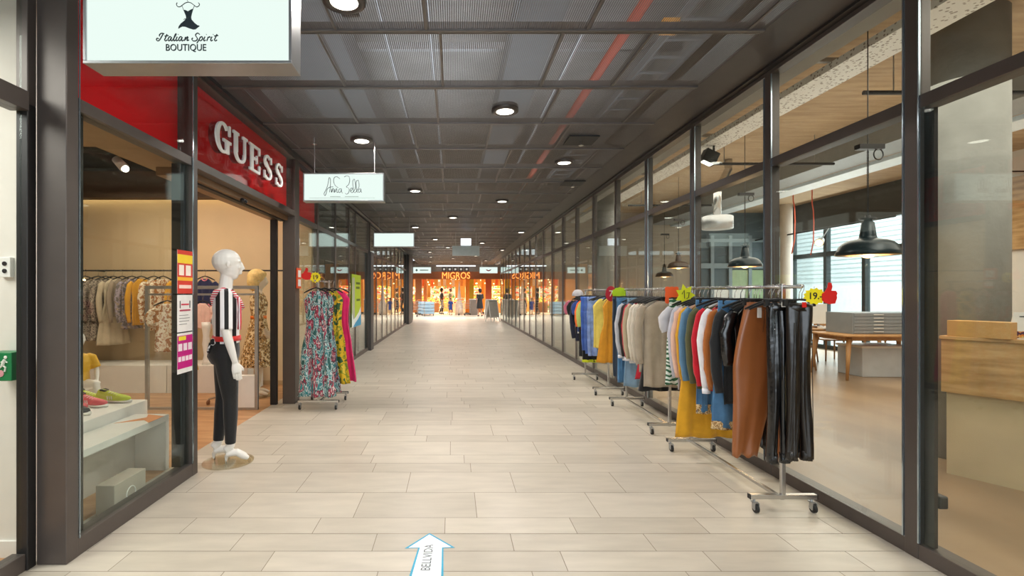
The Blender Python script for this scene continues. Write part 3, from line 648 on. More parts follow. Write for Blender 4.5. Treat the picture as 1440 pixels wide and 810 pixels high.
# floor arrow sticker
t = thing('floor_arrow', 'white arrow sticker with a blue outline and grey lettering on the tiles', 'sticker', (0, 0, .0008))
def fpt(x, y):
    Y = 1000.5/(y-412); return ((x-637)*Y/690, Y)
A = [fpt(604, 750), fpt(641, 770), fpt(623, 771)]; tip = A[0]
arrow = [tip, fpt(640, 770.5), fpt(623.5, 771), (-.045, 2.36), (-.075, 2.02), (-.26, 2.02), (-.238, 2.36), fpt(588, 771), fpt(569, 771.5)]
cx = sum(p[0] for p in arrow)/9; cy = sum(p[1] for p in arrow)/9
def scl(k, ky): return [(cx+(p[0]-cx)*k, cy+(p[1]-cy)*ky) for p in arrow]
MB().prism(arrow, .0008).build('outline', mat('sticker_blue', srgb('#2a9fc4'), .4), t)
inn = [(tip[0], tip[1]-.018), (arrow[1][0]-.022, arrow[1][1]+.007), (arrow[2][0]-.008, arrow[2][1]+.006), (arrow[3][0]-.015, 2.36), (arrow[4][0]-.015, 2.03), (arrow[5][0]+.015, 2.03), (arrow[6][0]+.015, 2.36), (arrow[7][0]+.010, arrow[7][1]+.006), (arrow[8][0]+.022, arrow[8][1]+.007)]
MB().prism(inn, .0014).build('face', mat('sticker_white', srgb('#eef4f8'), .4), t)
MB().text('BELLVIDA', .072, Matrix.Translation((-.138, 2.69, .0018)) @ Matrix.Rotation(PI/2-.03, 4, 'Z'), .0006, sx=.86).build('lettering', mat('sticker_grey_ink', srgb('#5c6468'), .5), t)

# ------------------------------------------------------------------ clothes rails
def rail(label, X, y0, y1, z=1.49, half=.22, ext=.18, group='chrome clothes rails along the right glass wall'):
    t = thing('clothes_rail', label, 'clothes rail', (X, y0, 0), group=group); L = y1-y0
    MB().box(-.013, .013, -.013, .013, .09, z+.02).build('post', 'chrome', t, bevel=.002)
    MB().box(-.013, .013, L-.013, L+.013, .09, z+.02).build('post', 'chrome', t, bevel=.002)
    MB().cyl((0, -ext, z), (0, L+ext*.6, z), .011, n=14).build('top_rail', 'chrome', t, True)
    MB().box(-.012, .012, .0, L, .075, .095).build('lower_bar', 'chrome', t)
    for yy in (0, L):
        b = MB().box(-half, half, yy-.018, yy+.018, .085, .115).build('base_bar', 'chrome', t, bevel=.003)
        MB().box(-half-.004, -half, yy-.018, yy+.018, .085, .115).box(half, half+.004, yy-.018, yy+.018, .085, .115).build('end_cap', 'black', b)
        for s in (-1, 1):
            x = s*(half-.03)
            c = MB(); c.box(x-.016, x+.016, yy-.02, yy+.012, .062, .070).box(x-.016, x-.012, yy-.035, yy-.002, .022, .066).box(x+.012, x+.016, yy-.035, yy-.002, .022, .066).cyl((x, yy, .066), (x, yy, .09), .008, n=8)
            co = c.build('caster', 'steel', t)
            MB().cyl((x-.010, yy-.02, .028), (x+.010, yy-.02, .028), .028, n=20).build('wheel', 'rubber', co)
            MB().cyl((x-.0125, yy-.02, .028), (x+.0125, yy-.02, .028), .012, n=12).build('hub', 'steel', co)
    return t
rail('nearest chrome clothes rail with leather trousers on its front end', 2.19, 3.26, 4.51)
rail('middle chrome clothes rail with a taupe jumper on its front end', 2.23, 5.05, 6.30, ext=.1)
rail('farthest right-hand chrome clothes rail with yellow and blue clothes', 2.21, 6.97, 8.19, ext=.2)

hm_b = mat('black_flocked_hanger', srgb('#0d0d0e'), .9, sheen=.3)
def hanger(X, Y, z, w, label, clips=False, axis=0, col=None, group='clothes hangers', rz=0):
    """hook over a rail at height z, bar about .12 below; spans local X"""
    t = thing('clothes_hanger', label, 'hanger', (X, Y, z), rz, group)
    mb = MB(); pts = [(.012*math.cos(a)*1.3, 0, .0+.012*1.3*math.sin(a)) for a in [R(d) for d in (-20, 20, 60, 90, 120, 160, 200, 230)]]
    pts = [(-.017, 0, -.012)]+[(-.0165*math.cos(R(d)), 0, .0165*math.sin(R(d))) for d in range(0, 200, 25)]+[(.012, 0, -.022), (.002, 0, -.04), (0, 0, -.085)]
    mb.tube(pts, .0022, 6); mb.build('hook', 'chrome', t, True)
    m = col or hm_b
    if clips:
        mb = MB().tube([(-w, 0, -.09), (0, 0, -.082), (w, 0, -.09)], .006, 8); b = mb.build('bar', m, t, True)
        for s in (-1, 1): MB().box(s*w*.8-.012, s*w*.8+.012, -.012, .012, -.125, -.08).build('clip', 'black', t, bevel=.002)
    else:
        n = 9; pts = [(w*(k/(n-1)*2-1), 0, -.085-.065*abs(k/(n-1)*2-1)**1.3) for k in range(n)]
        MB().tube(pts, [.006, .009, .010, .009, .007, .009, .010, .009, .006], 8).build('bar', m, t, True)
    return t
def sheet(mb, prof, n=26, rows=22, ztop=lambda u: 0, thick=.03, fold=.01, fr=3.0, seed=0, cx=lambda v: 0, zbot=None, hemwave=.0):
    """prof(v)->half width; v 0..1 top to bottom. zbot: length (positive down)"""
    r = random.Random(seed); ph = [r.random()*6.28 for _ in range(4)]; rings = []
    for j in range(rows+1):
        v = j/rows; hw = prof(v); c = cx(v); ring = []
        for side in (1, -1):
            for k in range(n+1):
                if side == -1 and k in (0, n): continue
                u = -1+2*k/n if side == 1 else 1-2*k/n
                a = (1-u*u)**.45 if abs(u) < 1 else 0
                f = fold*(.25+.75*v)*(math.sin(fr*u*3+ph[0]+.8*v)+.6*math.sin(fr*u*5.3+ph[1]-1.4*v)+.25*math.sin(fr*u*11+ph[2]))
                z0 = ztop(u); z = z0+(-zbot-z0)*v + (hemwave*math.sin(7*u+ph[3])*v if hemwave else 0)
                ring.append((c+hw*u+fold*.4*math.sin(9*v+ph[2])*v, side*-1*(thick*a*(.75+.35*math.sin(7*v+ph[3]+u*2)*.4))+f, z))
        rings.append(ring)
    mb.rings(rings); return mb
def garment(kind, label, X, Y, zr, m, w=.21, L=.68, parent_group=None, seed=0, rz=0, sleeve='long', trim=None, thick=.025, cat=None, name=None, hang=True, hcol=None, fold=.010, tilt=0):
    """zr is the rail height the hanger hooks on"""
    r = random.Random(seed+11); z = zr-.10
    nm = name or {'shirt': 'jumper', 'pants': 'trousers', 'dress': 'dress', 'skirt': 'skirt', 'tee': 't_shirt'}[kind]
    o = thing(nm, label, cat or {'shirt': 'jumper', 'pants': 'trousers', 'dress': 'dress', 'skirt': 'skirt', 'tee': 't-shirt'}[kind], (X, Y, z), rz, parent_group)
    if tilt: o.rotation_euler.y = tilt
    if kind in ('shirt', 'tee', 'dress'):
        top = lambda u: -.135*abs(u)**1.5 - (.03*(1-(u/.28)**2) if abs(u) < .28 else 0)
        if kind == 'dress': prof = lambda v: w*(1-.16*math.sin(min(v, .5)/.5*PI)*1.0)+(.09*max(0, v-.3)/.7)
        else: prof = lambda v: w*(1-.08*min(1, v*4)+.03*v)
        b = sheet(MB(), prof, ztop=top, thick=thick, fold=fold, seed=seed, zbot=L, hemwave=.006).build('body', m, o, True)
        if sleeve != 'none':
            for s in (-1, 1):
                l = {'long': .60, 'mid': .38, 'short': .20}[sleeve]; e = r.uniform(-.012, .012)
                pts = [(s*(w-.02), 0, -.075), (s*(w+.012), e, -.125), (s*(w+.045), e, -.10-l*.35), (s*(w+.035), e*2, -.10-l*.7), (s*(w+.015), e, -.08-l)]
                rr = [.028, .044, .043, .038, .030] if sleeve == 'long' else [.028, .046, .048, .050, .052]
                q = []; rq = []
                for a in range(4):
                    for f in (0, .33, .66): q.append(Vector(pts[a]).lerp(Vector(pts[a+1]), f)); rq.append(rr[a]*(1-f)+rr[a+1]*f+r.uniform(-.004, .004))
                q.append(Vector(pts[4])); rq.append(rr[4])
                sl_ = MB().tube(q, rq, 14, ((0, 1, 0), .62)).build('sleeve', m, o, True)
                if trim and sleeve == 'long': MB().tube([pts[4], (pts[4][0], pts[4][1], pts[4][2]-.04)], [.033, .031], 14, ((0, 1, 0), .65)).build('cuff', trim, sl_, True)
        if trim: 
            n = 14; mb = MB().tube([(w*.28*math.cos(PI*k/n), -.018, -.010-.045*math.sin(PI*k/n)) for k in range(n+1)], .009, 8); mb.build('neckband', trim, o, True)
            if kind != 'dress': sheet(MB(), lambda v: prof(1)*1.01, ztop=lambda u: -L+.015, thick=thick*1.05, fold=fold, seed=seed, zbot=L+.03, rows=3).build('hem', trim, o, True)
    elif kind == 'pants':
        mb = MB(); flare = 1.0
        sheet(mb, lambda v: w*(1+.03*v), ztop=lambda u: 0, thick=thick, fold=fold*.5, seed=seed, zbot=.30, rows=8)
        for s in (-1, 1):
            sheet(mb, lambda v: w*.53*(1-.22*v), ztop=lambda u: -.22, thick=thick*1.05, fold=fold, fr=2, seed=seed+s, zbot=L, cx=lambda v: s*w*(.50+.04*v), rows=26)
        mb.build('trouser_legs', m, o, True)
        sheet(MB(), lambda v: w*1.02, ztop=lambda u: .004, thick=thick*1.06, fold=fold*.5, seed=seed, zbot=.045, rows=3).build('waistband', trim or m, o, True)
    elif kind == 'skirt':
        sheet(MB(), lambda v: w*(1+.25*v), ztop=lambda u: 0, thick=thick, fold=fold, seed=seed, zbot=L, hemwave=.008).build('body', m, o, True)
        sheet(MB(), lambda v: w*1.01, ztop=lambda u: .004, thick=thick*1.06, fold=fold*.6, seed=seed, zbot=.045, rows=3).build('waistband', trim or m, o, True)
    if hang: hanger(X, Y, zr, min(w, .2), ('clipped hanger' if kind in ('pants', 'skirt') else 'hanger')+' of the '+label, clips=kind in ('pants', 'skirt'), rz=rz, col=hcol, group='hangers of the '+(parent_group or 'clothes'))
    return o
def fab(name, hx, rough=.85, var=.08, sheen=.2, bump=.25): return mat(name, srgb(hx), rough, 0, var, 12, bump=bump, bscale=40, sheen=sheen)
leo = ramp_mat('leopard_print', 'voronoi', 75, [(0, srgb('#2a1a10')), (.22, srgb('#b98548')), (.36, srgb('#5b3a1e')), (.44, srgb('#e3c896'))], .8, 'CONSTANT', .04)
trop = ramp_mat('tropical_print', 'noise', 8.5, [(0, srgb('#1f5a58')), (.38, srgb('#b9ccd0')), (.415, srgb('#2a7f86')), (.465, srgb('#d3dad8')), (.495, srgb('#1f4a50')), (.53, srgb('#a02848')), (.575, srgb('#d9c9c8')), (.605, srgb('#7a2a44')), (.65, srgb('#2d8f96'))], .7, 'CONSTANT', 0, (1.9, 1.9, .8))
trop2 = ramp_mat('yellow_leaf_print', 'noise', 9, [(0, srgb('#2f5a34')), (.44, srgb('#d8b21e')), (.55, srgb('#7d8f24')), (.62, srgb('#e0c040'))], .7, 'CONSTANT')
geo = ramp_mat('grey_paisley_print', 'noise', 26, [(0, srgb('#5a5048')), (.42, srgb('#a79a8c')), (.52, srgb('#6c5f58')), (.6, srgb('#c9bdac'))], .8, 'CONSTANT')
lil = ramp_mat('lilac_floral_print', 'noise', 22, [(0, srgb('#6f6a6a')), (.45, srgb('#a99fb0')), (.55, srgb('#8a7c70')), (.62, srgb('#c9b79a'))], .8, 'CONSTANT')
flo = ramp_mat('cream_floral_print', 'noise', 20, [(0, srgb('#b07a4c')), (.45, srgb('#eee2cc')), (.58, srgb('#cda27a')), (.64, srgb('#e9d8bc'))], .8, 'CONSTANT')
leafg = ramp_mat('green_leaf_print', 'wavez', 9, [(0, srgb('#2e6a4a')), (.45, srgb('#e6efe8'))], .8, 'CONSTANT', .15)
denim = fab('blue_denim', '#4a7aa5', .8, .2); ldenim = fab('bright_blue_denim', '#3c62b4', .8, .25); ddenim = fab('dark_denim', '#243447', .8, .15)
brownl = mat('brown_faux_leather', srgb('#96592f'), .33, 0, .06, 5, bump=.15, bscale=12, coat=.15)
blackl = mat('black_faux_leather', srgb('#0e0f12'), .22, 0, .1, 6, bump=.9, bscale=11, coat=.4)
dbrownl = mat('dark_brown_faux_leather', srgb('#17110e'), .30, 0, .1, 6, bump=.8, bscale=11, coat=.3)
G1 = 'clothes on the nearest right-hand rail'; G2 = 'clothes on the middle right-hand rail'; G3 = 'clothes on the farthest right-hand rail'
Z1 = 1.49
redc = mat('red_card', srgb('#e01f1a'), .5)
# nearest rail, back to front
K = [
 ('tee', 'light grey t-shirt at the back of the nearest rail', 4.46, fab('light_grey_jersey', '#c9c8cc'), .23, .62, dict(sleeve='short')),
 ('skirt', 'green and white leaf patterned skirt behind the nearest rail', 4.585, leafg, .17, .80, dict()),
 ('shirt', 'pale lilac grey sweatshirt at the back of the nearest rail', 4.365, fab('lilac_grey_jersey', '#b9bac6'), .20, .80, dict()),
 ('shirt', 'peach jumper between lilac grey and mustard tops', 4.295, fab('peach_knit', '#e0b9a4'), .19, .60, dict()),
 ('dress', 'mustard yellow dress hanging lowest on the nearest rail', 4.225, fab('mustard_cotton', '#dba11e'), .19, 1.18, dict(sleeve='long')),
 ('shirt', 'denim blue sweatshirt in front of the mustard dress', 4.15, fab('dusty_blue_jersey', '#5e86a6'), .20, .66, dict()),
 ('pants', 'blue jeans with leopard lined turn-ups on the nearest rail', 4.08, denim, .17, .93, dict(cuff=1)),
 ('shirt', 'olive green shirt behind the red sweatshirt', 4.02, fab('olive_twill', '#565a3a'), .20, .72, dict()),
 ('shirt', 'bright red sweatshirt on the nearest rail', 3.90, fab('bright_red_fleece', '#c8102a'), .20, .72, dict()),
 ('shirt', 'white sweatshirt in front of the red one', 3.815, fab('white_fleece', '#e9eaee'), .21, .66, dict(trim=fab('white_fleece', '#fff'), hcol='w')),
 ('shirt', 'rust brown jumper behind the black sweatshirt', 3.74, fab('rust_knit', '#b0662a'), .19, .74, dict()),
 ('skirt', 'denim skirt with a leopard hem hanging low on the nearest rail', 3.68, denim, .20, .95, dict(hem=1)),
 ('shirt', 'black sweatshirt behind the black leather jacket', 3.63, fab('black_fleece', '#1a1d20'), .20, .76, dict()),
 ('shirt', 'glossy black leather jacket behind the brown trousers', 3.57, blackl, .16, .52, dict(name='jacket', cat='jacket', sleeve='mid')),
]
i = 0
for kind, lab, y, m, w_, L_, kw in K:
    i += 1; kw = dict(kw); cuff = kw.pop('cuff', 0); hem = kw.pop('hem', 0)
    if kw.get('hcol'): kw['hcol'] = mat('pale_grey_plastic_hanger', srgb('#bfc1c3'), .4)
    o = garment(kind, lab, 2.19, y, Z1, m, w_, L_, G1, seed=i, **kw)
    if cuff:
        for s in (-1, 1): sheet(MB(), lambda v: w_*.45, ztop=lambda u: -L_+.065, thick=.03, fold=.01, fr=2, seed=i+s, zbot=L_+.012, cx=lambda v: s*w_*.54, rows=4).build('turn_up', leo, o, True)
    if hem: sheet(MB(), lambda v: w_*1.26, ztop=lambda u: -L_+.05, thick=.03, fold=.01, seed=i, zbot=L_+.012, rows=4).build('hem', leo, o, True)
# brown leather trousers: wide, tilted to the left
def wide_leg(label, X, Y, m, top, mid, bot, L, lean, seed, name='trousers', rz=0, thick=.05, fold=.007, cuff=0):
    o = thing(name, label, 'trousers', (X, Y, Z1-.11), rz, G1)
    mb = MB()
    sheet(mb, lambda v: (top+(mid-top)*math.sin(min(1, v/.42)*PI/2)) if v < .42 else mid+(bot-mid)*((v-.42)/.58)**1.1, ztop=lambda u: 0, thick=thick, fold=fold, fr=1.0, seed=seed, zbot=L, cx=lambda v: lean*v**1.3, rows=34, n=34, hemwave=.015)
    mb.build('trouser_legs', m, o, True)
    sheet(MB(), lambda v: top*1.03, ztop=lambda u: .006, thick=thick*1.05, fold=.003, fr=1.0, seed=seed, zbot=.05, rows=3).build('waistband', m, o, True)
    if cuff: sheet(MB(), lambda v: bot*1.02, ztop=lambda u: -L+.05, thick=thick*1.05, fold=.006, fr=6, seed=seed, zbot=L+.012, cx=lambda v: lean, rows=4).build('gathered_cuff', m, o, True)
    return o
o = wide_leg('wide brown leather trousers with two white tags', 2.14, 3.425, brownl, .10, .155, .085, 1.06, -.105, 3)
mb = MB(); mb.tube([(.115, -.055, .0), (.12, -.07, -.10), (.11, -.07, -.19)], .0022, 6); mb.build('tag_string', fab('natural_string', '#c9b48a'), o)
MB().box(.08, .135, -.078, -.074, -.30, -.19).build('price_tag', 'white', o)
MB().box(-.055, -.028, -.068, -.062, -.10, -.03).build('size_tag', 'white', o)
MB().tube([(0, -.056, -.045), (-.004, -.058, -.12), (-.012, -.056, -.20)], .002, 6).tube([(.05, -.052, -.05), (.085, -.045, -.09), (.115, -.03, -.15)], .002, 6).build('seam', mat('dark_brown_thread', srgb('#6a3c1e'), .6), o, True)
MB().cyl((0, -.062, -.02), (0, -.054, -.02), .008, n=14).build('button', 'steel', o)
hanger(2.14, 3.425, Z1, .13, 'clipped hanger holding the wide brown leather trousers', True, group='hangers of the '+G1)
def pair(label, X, Y, m, hw, L, seed, **k):
    two = k.pop('two', 0)
    if not two: wide_leg(label, X, Y, m, hw*.9, hw*1.0, hw*.8, L, 0, seed, **k)
    else:
        o = thing('trousers', label, 'trousers', (X, Y, Z1-.11), 0, G1); th = k.get('thick', .04)
        for s_ in (-1, 1):
            f = hw*.56; g_ = sheet(MB(), lambda v: f*(1.0-.22*v+.05*math.sin(v*8+s_*1.5+seed)), ztop=lambda u: 0, thick=th, fold=.0045, fr=.9, seed=seed+s_, zbot=L, cx=lambda v: s_*hw*(.42+.16*v)+.007*math.sin(6*v+s_*2), rows=40, n=30)
            lg = g_.build('trouser_leg', m, o, True)
            MB().tube([(s_*hw*(.42+.16*v)+s_*f*.45, -th*1.02-.001, -L*v) for v in (.12, .3, .5, .7, .9)], .0022, 6).build('seam', m, lg, True)
            sheet(MB(), lambda v: f*.80, ztop=lambda u: -L+.05, thick=th*.95, fold=.004, fr=6, seed=seed, zbot=L+.012, cx=lambda v: s_*hw*.58, rows=4).build('gathered_cuff', m, lg, True)
        sheet(MB(), lambda v: hw*.98, ztop=lambda u: .006, thick=th*1.12, fold=.003, fr=1, seed=seed, zbot=.045, rows=3).build('waistband', m, o, True)
        MB().box(-.012, .012, -th*1.3-.004, -th*1.2, -.02, .012).build('care_label', redc if seed == 37 else 'white', o)
    hanger(X, Y, Z1, min(.15, hw*1.4), 'clipped hanger of the '+label, True, group='hangers of the '+G1)
pair('shiny black trousers tucked behind the brown leather pair', 2.25, 3.50, blackl, .13, 1.02, 61)
pair('shiny black leather trousers with gathered cuffs, left at the rail end', 2.115, 3.19, blackl, .070, 1.02, 31, thick=.04, fold=.008, two=1)
pair('dark brown leather trousers at the very front of the rail', 2.20, 3.12, dbrownl, .078, .98, 37, thick=.036, fold=.006, two=1)
pair('black leather trousers at the rail end, beside the glass', 2.30, 3.235, blackl, .05, 1.0, 41, thick=.045, fold=.010, cuff=1)
pair('narrow brown leather trousers low behind the rail end post', 2.235, 3.325, brownl, .05, 1.06, 43, thick=.03)
# middle rail
K = [
 ('pants', 'very dark blue jeans at the far end of the middle rail', 6.24, ddenim, .17, 1.0, {}),
 ('pants', 'dark blue jeans behind the light blue jeans on the middle rail', 6.12, ddenim, .165, 1.02, {}),
 ('pants', 'mid blue jeans with frayed hems on the middle rail', 5.99, denim, .20, 1.03, {}),
 ('skirt', 'light blue denim skirt hanging low on the middle rail', 5.72, fab('faded_denim', '#7f9fb8'), .17, 1.03, {}),
 ('shirt', 'pale grey hooded top with a white hem on the middle rail', 5.88, fab('pale_grey_fleece', '#c3c6ce'), .175, .72, dict(trim=MATS['white_fleece'])),
 ('shirt', 'black and brown jumper behind the middle rail red top', 5.78, fab('brown_black_knit', '#2a2322'), .17, .70, {}),
 ('shirt', 'red jumper with a white hem on the middle rail', 5.66, fab('red_knit', '#b8162c'), .175, .72, dict(trim=MATS['white_fleece'])),
 ('shirt', 'beige knitted cardigan on the middle rail', 5.54, fab('beige_knit', '#b5a88c'), .20, .64, dict(name='cardigan', cat='cardigan')),
 ('shirt', 'cream blouse on the middle rail', 5.43, fab('cream_cotton', '#d9d2c2'), .19, .74, dict(name='blouse', cat='blouse')),
 ('dress', 'small red dress showing below the cream blouse', 5.36, fab('red_knit', '#b8162c'), .12, .88, dict(sleeve='none')),
 ('shirt', 'off-white knitted jumper behind the taupe one', 5.30, fab('off_white_knit', '#cbc3b3'), .20, .80, {}),
 ('dress', 'black dress hanging below the taupe jumper', 5.22, fab('black_jersey', '#121315'), .14, .98, dict(sleeve='none')),
 ('shirt', 'taupe jumper with long sleeves at the front of the middle rail', 5.12, fab('taupe_knit', '#a99c8a'), .225, .92, {}),
]
for kind, lab, y, m, w_, L_, kw in K:
    i += 1; garment(kind, lab, 2.20, y, Z1, m, w_, L_, G2, seed=i, **kw)
K = [
 ('tee', 'pink and black t-shirt at the far end of the farthest rail', 8.255, fab('pink_jersey', '#c46a80'), .25, .42, dict(trim=fab('black_jersey', '#111'), sleeve='short')),
 ('tee', 'black t-shirt with white piping on the farthest rail', 8.12, fab('black_jersey', '#111'), .23, .48, dict(trim=MATS['white_fleece'], sleeve='short')),
 ('shirt', 'dark navy sweatshirt on the farthest rail', 8.02, fab('navy_jersey', '#1c2136'), .21, .72, {}),
 ('tee', 'blue and white t-shirt on the farthest rail', 7.92, fab('royal_jersey', '#2c4a94'), .2, .56, dict(trim=MATS['white_fleece'], sleeve='short')),
 ('pants', 'black trousers hanging low on the farthest rail', 7.83, fab('black_fleece', '#1a1d20'), .19, .95, {}),
 ('shirt', 'orange top on the farthest rail', 7.72, fab('orange_jersey', '#f0742a'), .20, .52, dict(sleeve='mid')),
 ('shirt', 'pale green top between the orange top and the blue jeans', 7.62, fab('pale_lime_jersey', '#b8c56a'), .20, .55, dict(sleeve='mid')),
 ('pants', 'bright blue jeans behind the others on the farthest rail', 7.54, ldenim, .235, .82, {}),
 ('pants', 'bright blue jeans in the middle of the farthest rail', 7.44, fab('mid_blue_denim', '#4a6cb2', .8, .25), .21, .86, {}),
 ('pants', 'light blue frayed jeans on the farthest rail', 7.34, fab('light_blue_denim', '#7a93c8', .8, .3), .19, .88, {}),
 ('skirt', 'black skirt with a yellow hem hanging lowest on the farthest rail', 7.60, fab('black_jersey', '#111'), .16, 1.0, dict(ylw=1)),
 ('shirt', 'pale yellow shirt on the farthest rail', 7.18, fab('pale_yellow_cotton', '#dccb62'), .155, .74, dict(name='shirt', cat='shirt', sleeve='none')),
 ('dress', 'mustard dress at the front of the farthest rail', 6.89, fab('mustard_knit', '#cf8f1c'), .10, .92, dict(sleeve='none')),
]
for kind, lab, y, m, w_, L_, kw in K:
    i += 1; kw = dict(kw); yl = kw.pop('ylw', 0)
    o = garment(kind, lab, 2.20, y, Z1, m, w_, L_, G3, seed=i, **kw)
    if yl: sheet(MB(), lambda v: w_*1.26, ztop=lambda u: -L_+.03, thick=.036, fold=.01, seed=i, zbot=L_+.012, rows=3).build('hem', fab('acid_yellow_trim', '#c9d420'), o, True)
# spare hangers in a dense comb on rails (velvet bars between clothes)
for (ys, X, lab, wh) in (((3.33, 3.38, 3.56, 3.65, 3.75), 2.20, 'nearest', ('behind the black leather trousers', 'before the wide brown trousers', 'behind the black leather jacket', 'before the rust jumper', 'before the white sweatshirt')),
        ((5.17, 5.26, 5.40, 5.49, 5.6), 2.20, 'middle', ('behind the taupe jumper', 'before the off-white jumper', 'before the cream blouse', 'behind the cream blouse', 'before the red jumper')),
        ((7.05, 7.12, 7.26), 2.20, 'farthest', ('behind the mustard dress', 'before the pale yellow shirt', 'behind the pale yellow shirt'))):
    for y, q in zip(ys, wh): hanger(X, y, Z1, .19, 'empty black hanger %s on the %s right-hand rail' % (q, lab), group='empty hangers on the %s right-hand rail' % lab)
t = thing('cap', 'pale grey cap on top of the far end of the farthest rail', 'cap', (2.10, 8.25, 1.40))
MB().lathe([(.0, .11), (.05, .10), (.085, .06), (.10, 0)], n=20).build('crown', MATS['light_grey_jersey'], t, True)
MB().prism([(-.09, -.02), (-.10, -.08), (-.05, -.15), (.05, -.15), (.10, -.08), (.09, -.02)], .006).build('peak', MATS['light_grey_jersey'], t)

# price signs
def star(r0, r1, n, jx=1, jy=1, seed=0):
    r = random.Random(seed); return [((r0 if k % 2 else r1)*(1+r.uniform(-.04, .04))*math.cos(PI*k/n)*jx, (r0 if k % 2 else r1)*math.sin(PI*k/n)*jy) for k in range(2*n)]
def jag(a, b):
    p = []
    for (x0, y0), (x1, y1) in (((-a, -b), (a, -b)), ((a, -b), (a, b)), ((a, b), (-a, b)), ((-a, b), (-a, -b))):
        for k in range(6):
            f = k/6; q = 1.08 if k % 2 else 1.0; p.append(((x0+(x1-x0)*f)*q, (y0+(y1-y0)*f)*q))
    return p
yel = mat('neon_yellow_card', srgb('#ffe81a'), .5, emit=None); ink = mat('black_marker', srgb('#1a1a18'), .5)
def pricesign(label, x, y, z, poly, m, text=None, size=.07, rz=0, tcol=None, group='price signs'):
    t = thing('price_sign', label, 'price sign', (x, y, z), rz, group)
    MB().prism(poly, .003, facing((0, 0, 0), '-Y')).build('card', m, t)
    if text: MB().text(text, size, facing((0, -.0035, 0), '-Y'), .001, offset=.001).build('lettering', tcol or ink, t)
    MB().tube([(0, .004, 0), (0, .006, .03), (0, .006, 1.49-z if z < 1.49 else .03)], .002, 6).build('wire', 'steel', t)
    return t
THUMB = [(-.03, -.045), (.0, -.055), (.035, -.05), (.042, -.03), (.048, -.015), (.044, 0), (.05, .012), (.04, .028), (.012, .03), (.018, .055), (.012, .078), (-.006, .08), (-.012, .05), (-.03, .02), (-.045, .01), (-.045, -.03)]
t = pricesign('yellow and red price sign with a thumb, on the near rail end', 2.25, 3.05, 1.43, star(.046, .056, 13, 1.35, .95), yel, '19.-', .058)
MB().prism([(x+.085, z+.005) for x, z in THUMB], .004, facing((0, -.004, 0), '-Y')).build('thumb_emblem', redc, t)
t = pricesign('yellow star price sign above the nearest rail back end', 2.10, 4.44, 1.43, star(.062, .105, 7, .9, 1, 3), mat('neon_lime_card', srgb('#e2e820'), .5))
MB().tube([(-.03, -.005, .01), (-.01, -.005, .045), (-.006, -.005, -.03)], .003, 6).tube([(.012, -.005, .02), (.035, -.005, .025), (.03, -.005, -.02), (.012, -.005, -.03)], .003, 6).build('marker_stroke', ink, t)
pricesign('square orange price sign at the back of the nearest rail', 2.06, 4.62, 1.43, jag(.06, .075), mat('neon_orange_card', srgb('#f5602a'), .5))
pricesign('crimson round price sign with a white seven on the middle rail', 2.06, 6.40, 1.44, star(.085, .09, 16, .8, 1.15), mat('crimson_card', srgb('#b2122e'), .5), '7', .11, tcol=M['white'])
pricesign('lime green price sign beside the crimson one', 2.16, 6.36, 1.45, star(.085, .095, 12, 1.1, .8), mat('neon_green_card', srgb('#b9e01c'), .5))
# ------------------------------------------------------------------ left clothes rail (dresses)
G4 = 'dresses on the small left rail'
t = rail('short chrome clothes rail with patterned dresses, left of the corridor', -1.68, 6.12, 6.66, 1.60, .255, .16, group=None)
garment('dress', 'long tropical print dress with straps facing the corridor', -1.68, 6.02, 1.60, trop, .150, 1.32, G4, seed=101, sleeve='none', fold=.022, thick=.05)
garment('dress', 'second tropical print dress, slightly behind and right of the first', -1.62, 6.20, 1.60, trop, .12, 1.30, G4, seed=103, sleeve='none', fold=.02)
garment('dress', 'yellow and green leaf print dress on the small left rail', -1.55, 6.34, 1.60, trop2, .13, 1.22, G4, seed=105, sleeve='none', fold=.018)
garment('dress', 'plain pink dress at the back of the small left rail', -1.50, 6.52, 1.60, fab('magenta_pink', '#d81a66'), .13, 1.22, G4, seed=107, sleeve='none', fold=.018)
garment('dress', 'dark teal patterned dress at the back of the small left rail', -1.70, 6.44, 1.60, trop, .13, 1.25, G4, seed=109, sleeve='none', fold=.018)
t = pricesign('yellow splash price sign on the small left rail', -1.68, 5.99, 1.64, star(.055, .068, 12, 1.05, 1), yel, '19', .075)
t = thing('price_sign', 'red thumb shaped price sign on the small left rail', 'price sign', (-1.79, 5.99, 1.67), 0, 'price signs')
MB().prism([(x*1.3, z*1.1) for x, z in THUMB], .004, facing((0, 0, 0), '-Y')).build('card', redc, t); MB().tube([(0, .004, 0), (.04, .02, -.05)], .002, 6).build('wire', 'steel', t)
t = thing('wall_notice', 'small orange and red notice on the dark post beside the dress rail', 'notice', (XL+.001, 6.44, 1.51))
MB().box(0, .02, 0, .15, 0, .27).build('holder', mat('orange_red_card', srgb('#e8572a'), .5), t, bevel=.003); MB().box(.02, .022, .02, .13, .15, .24).box(.02, .022, .02, .13, .03, .12).build('printed_panel', 'white', t)

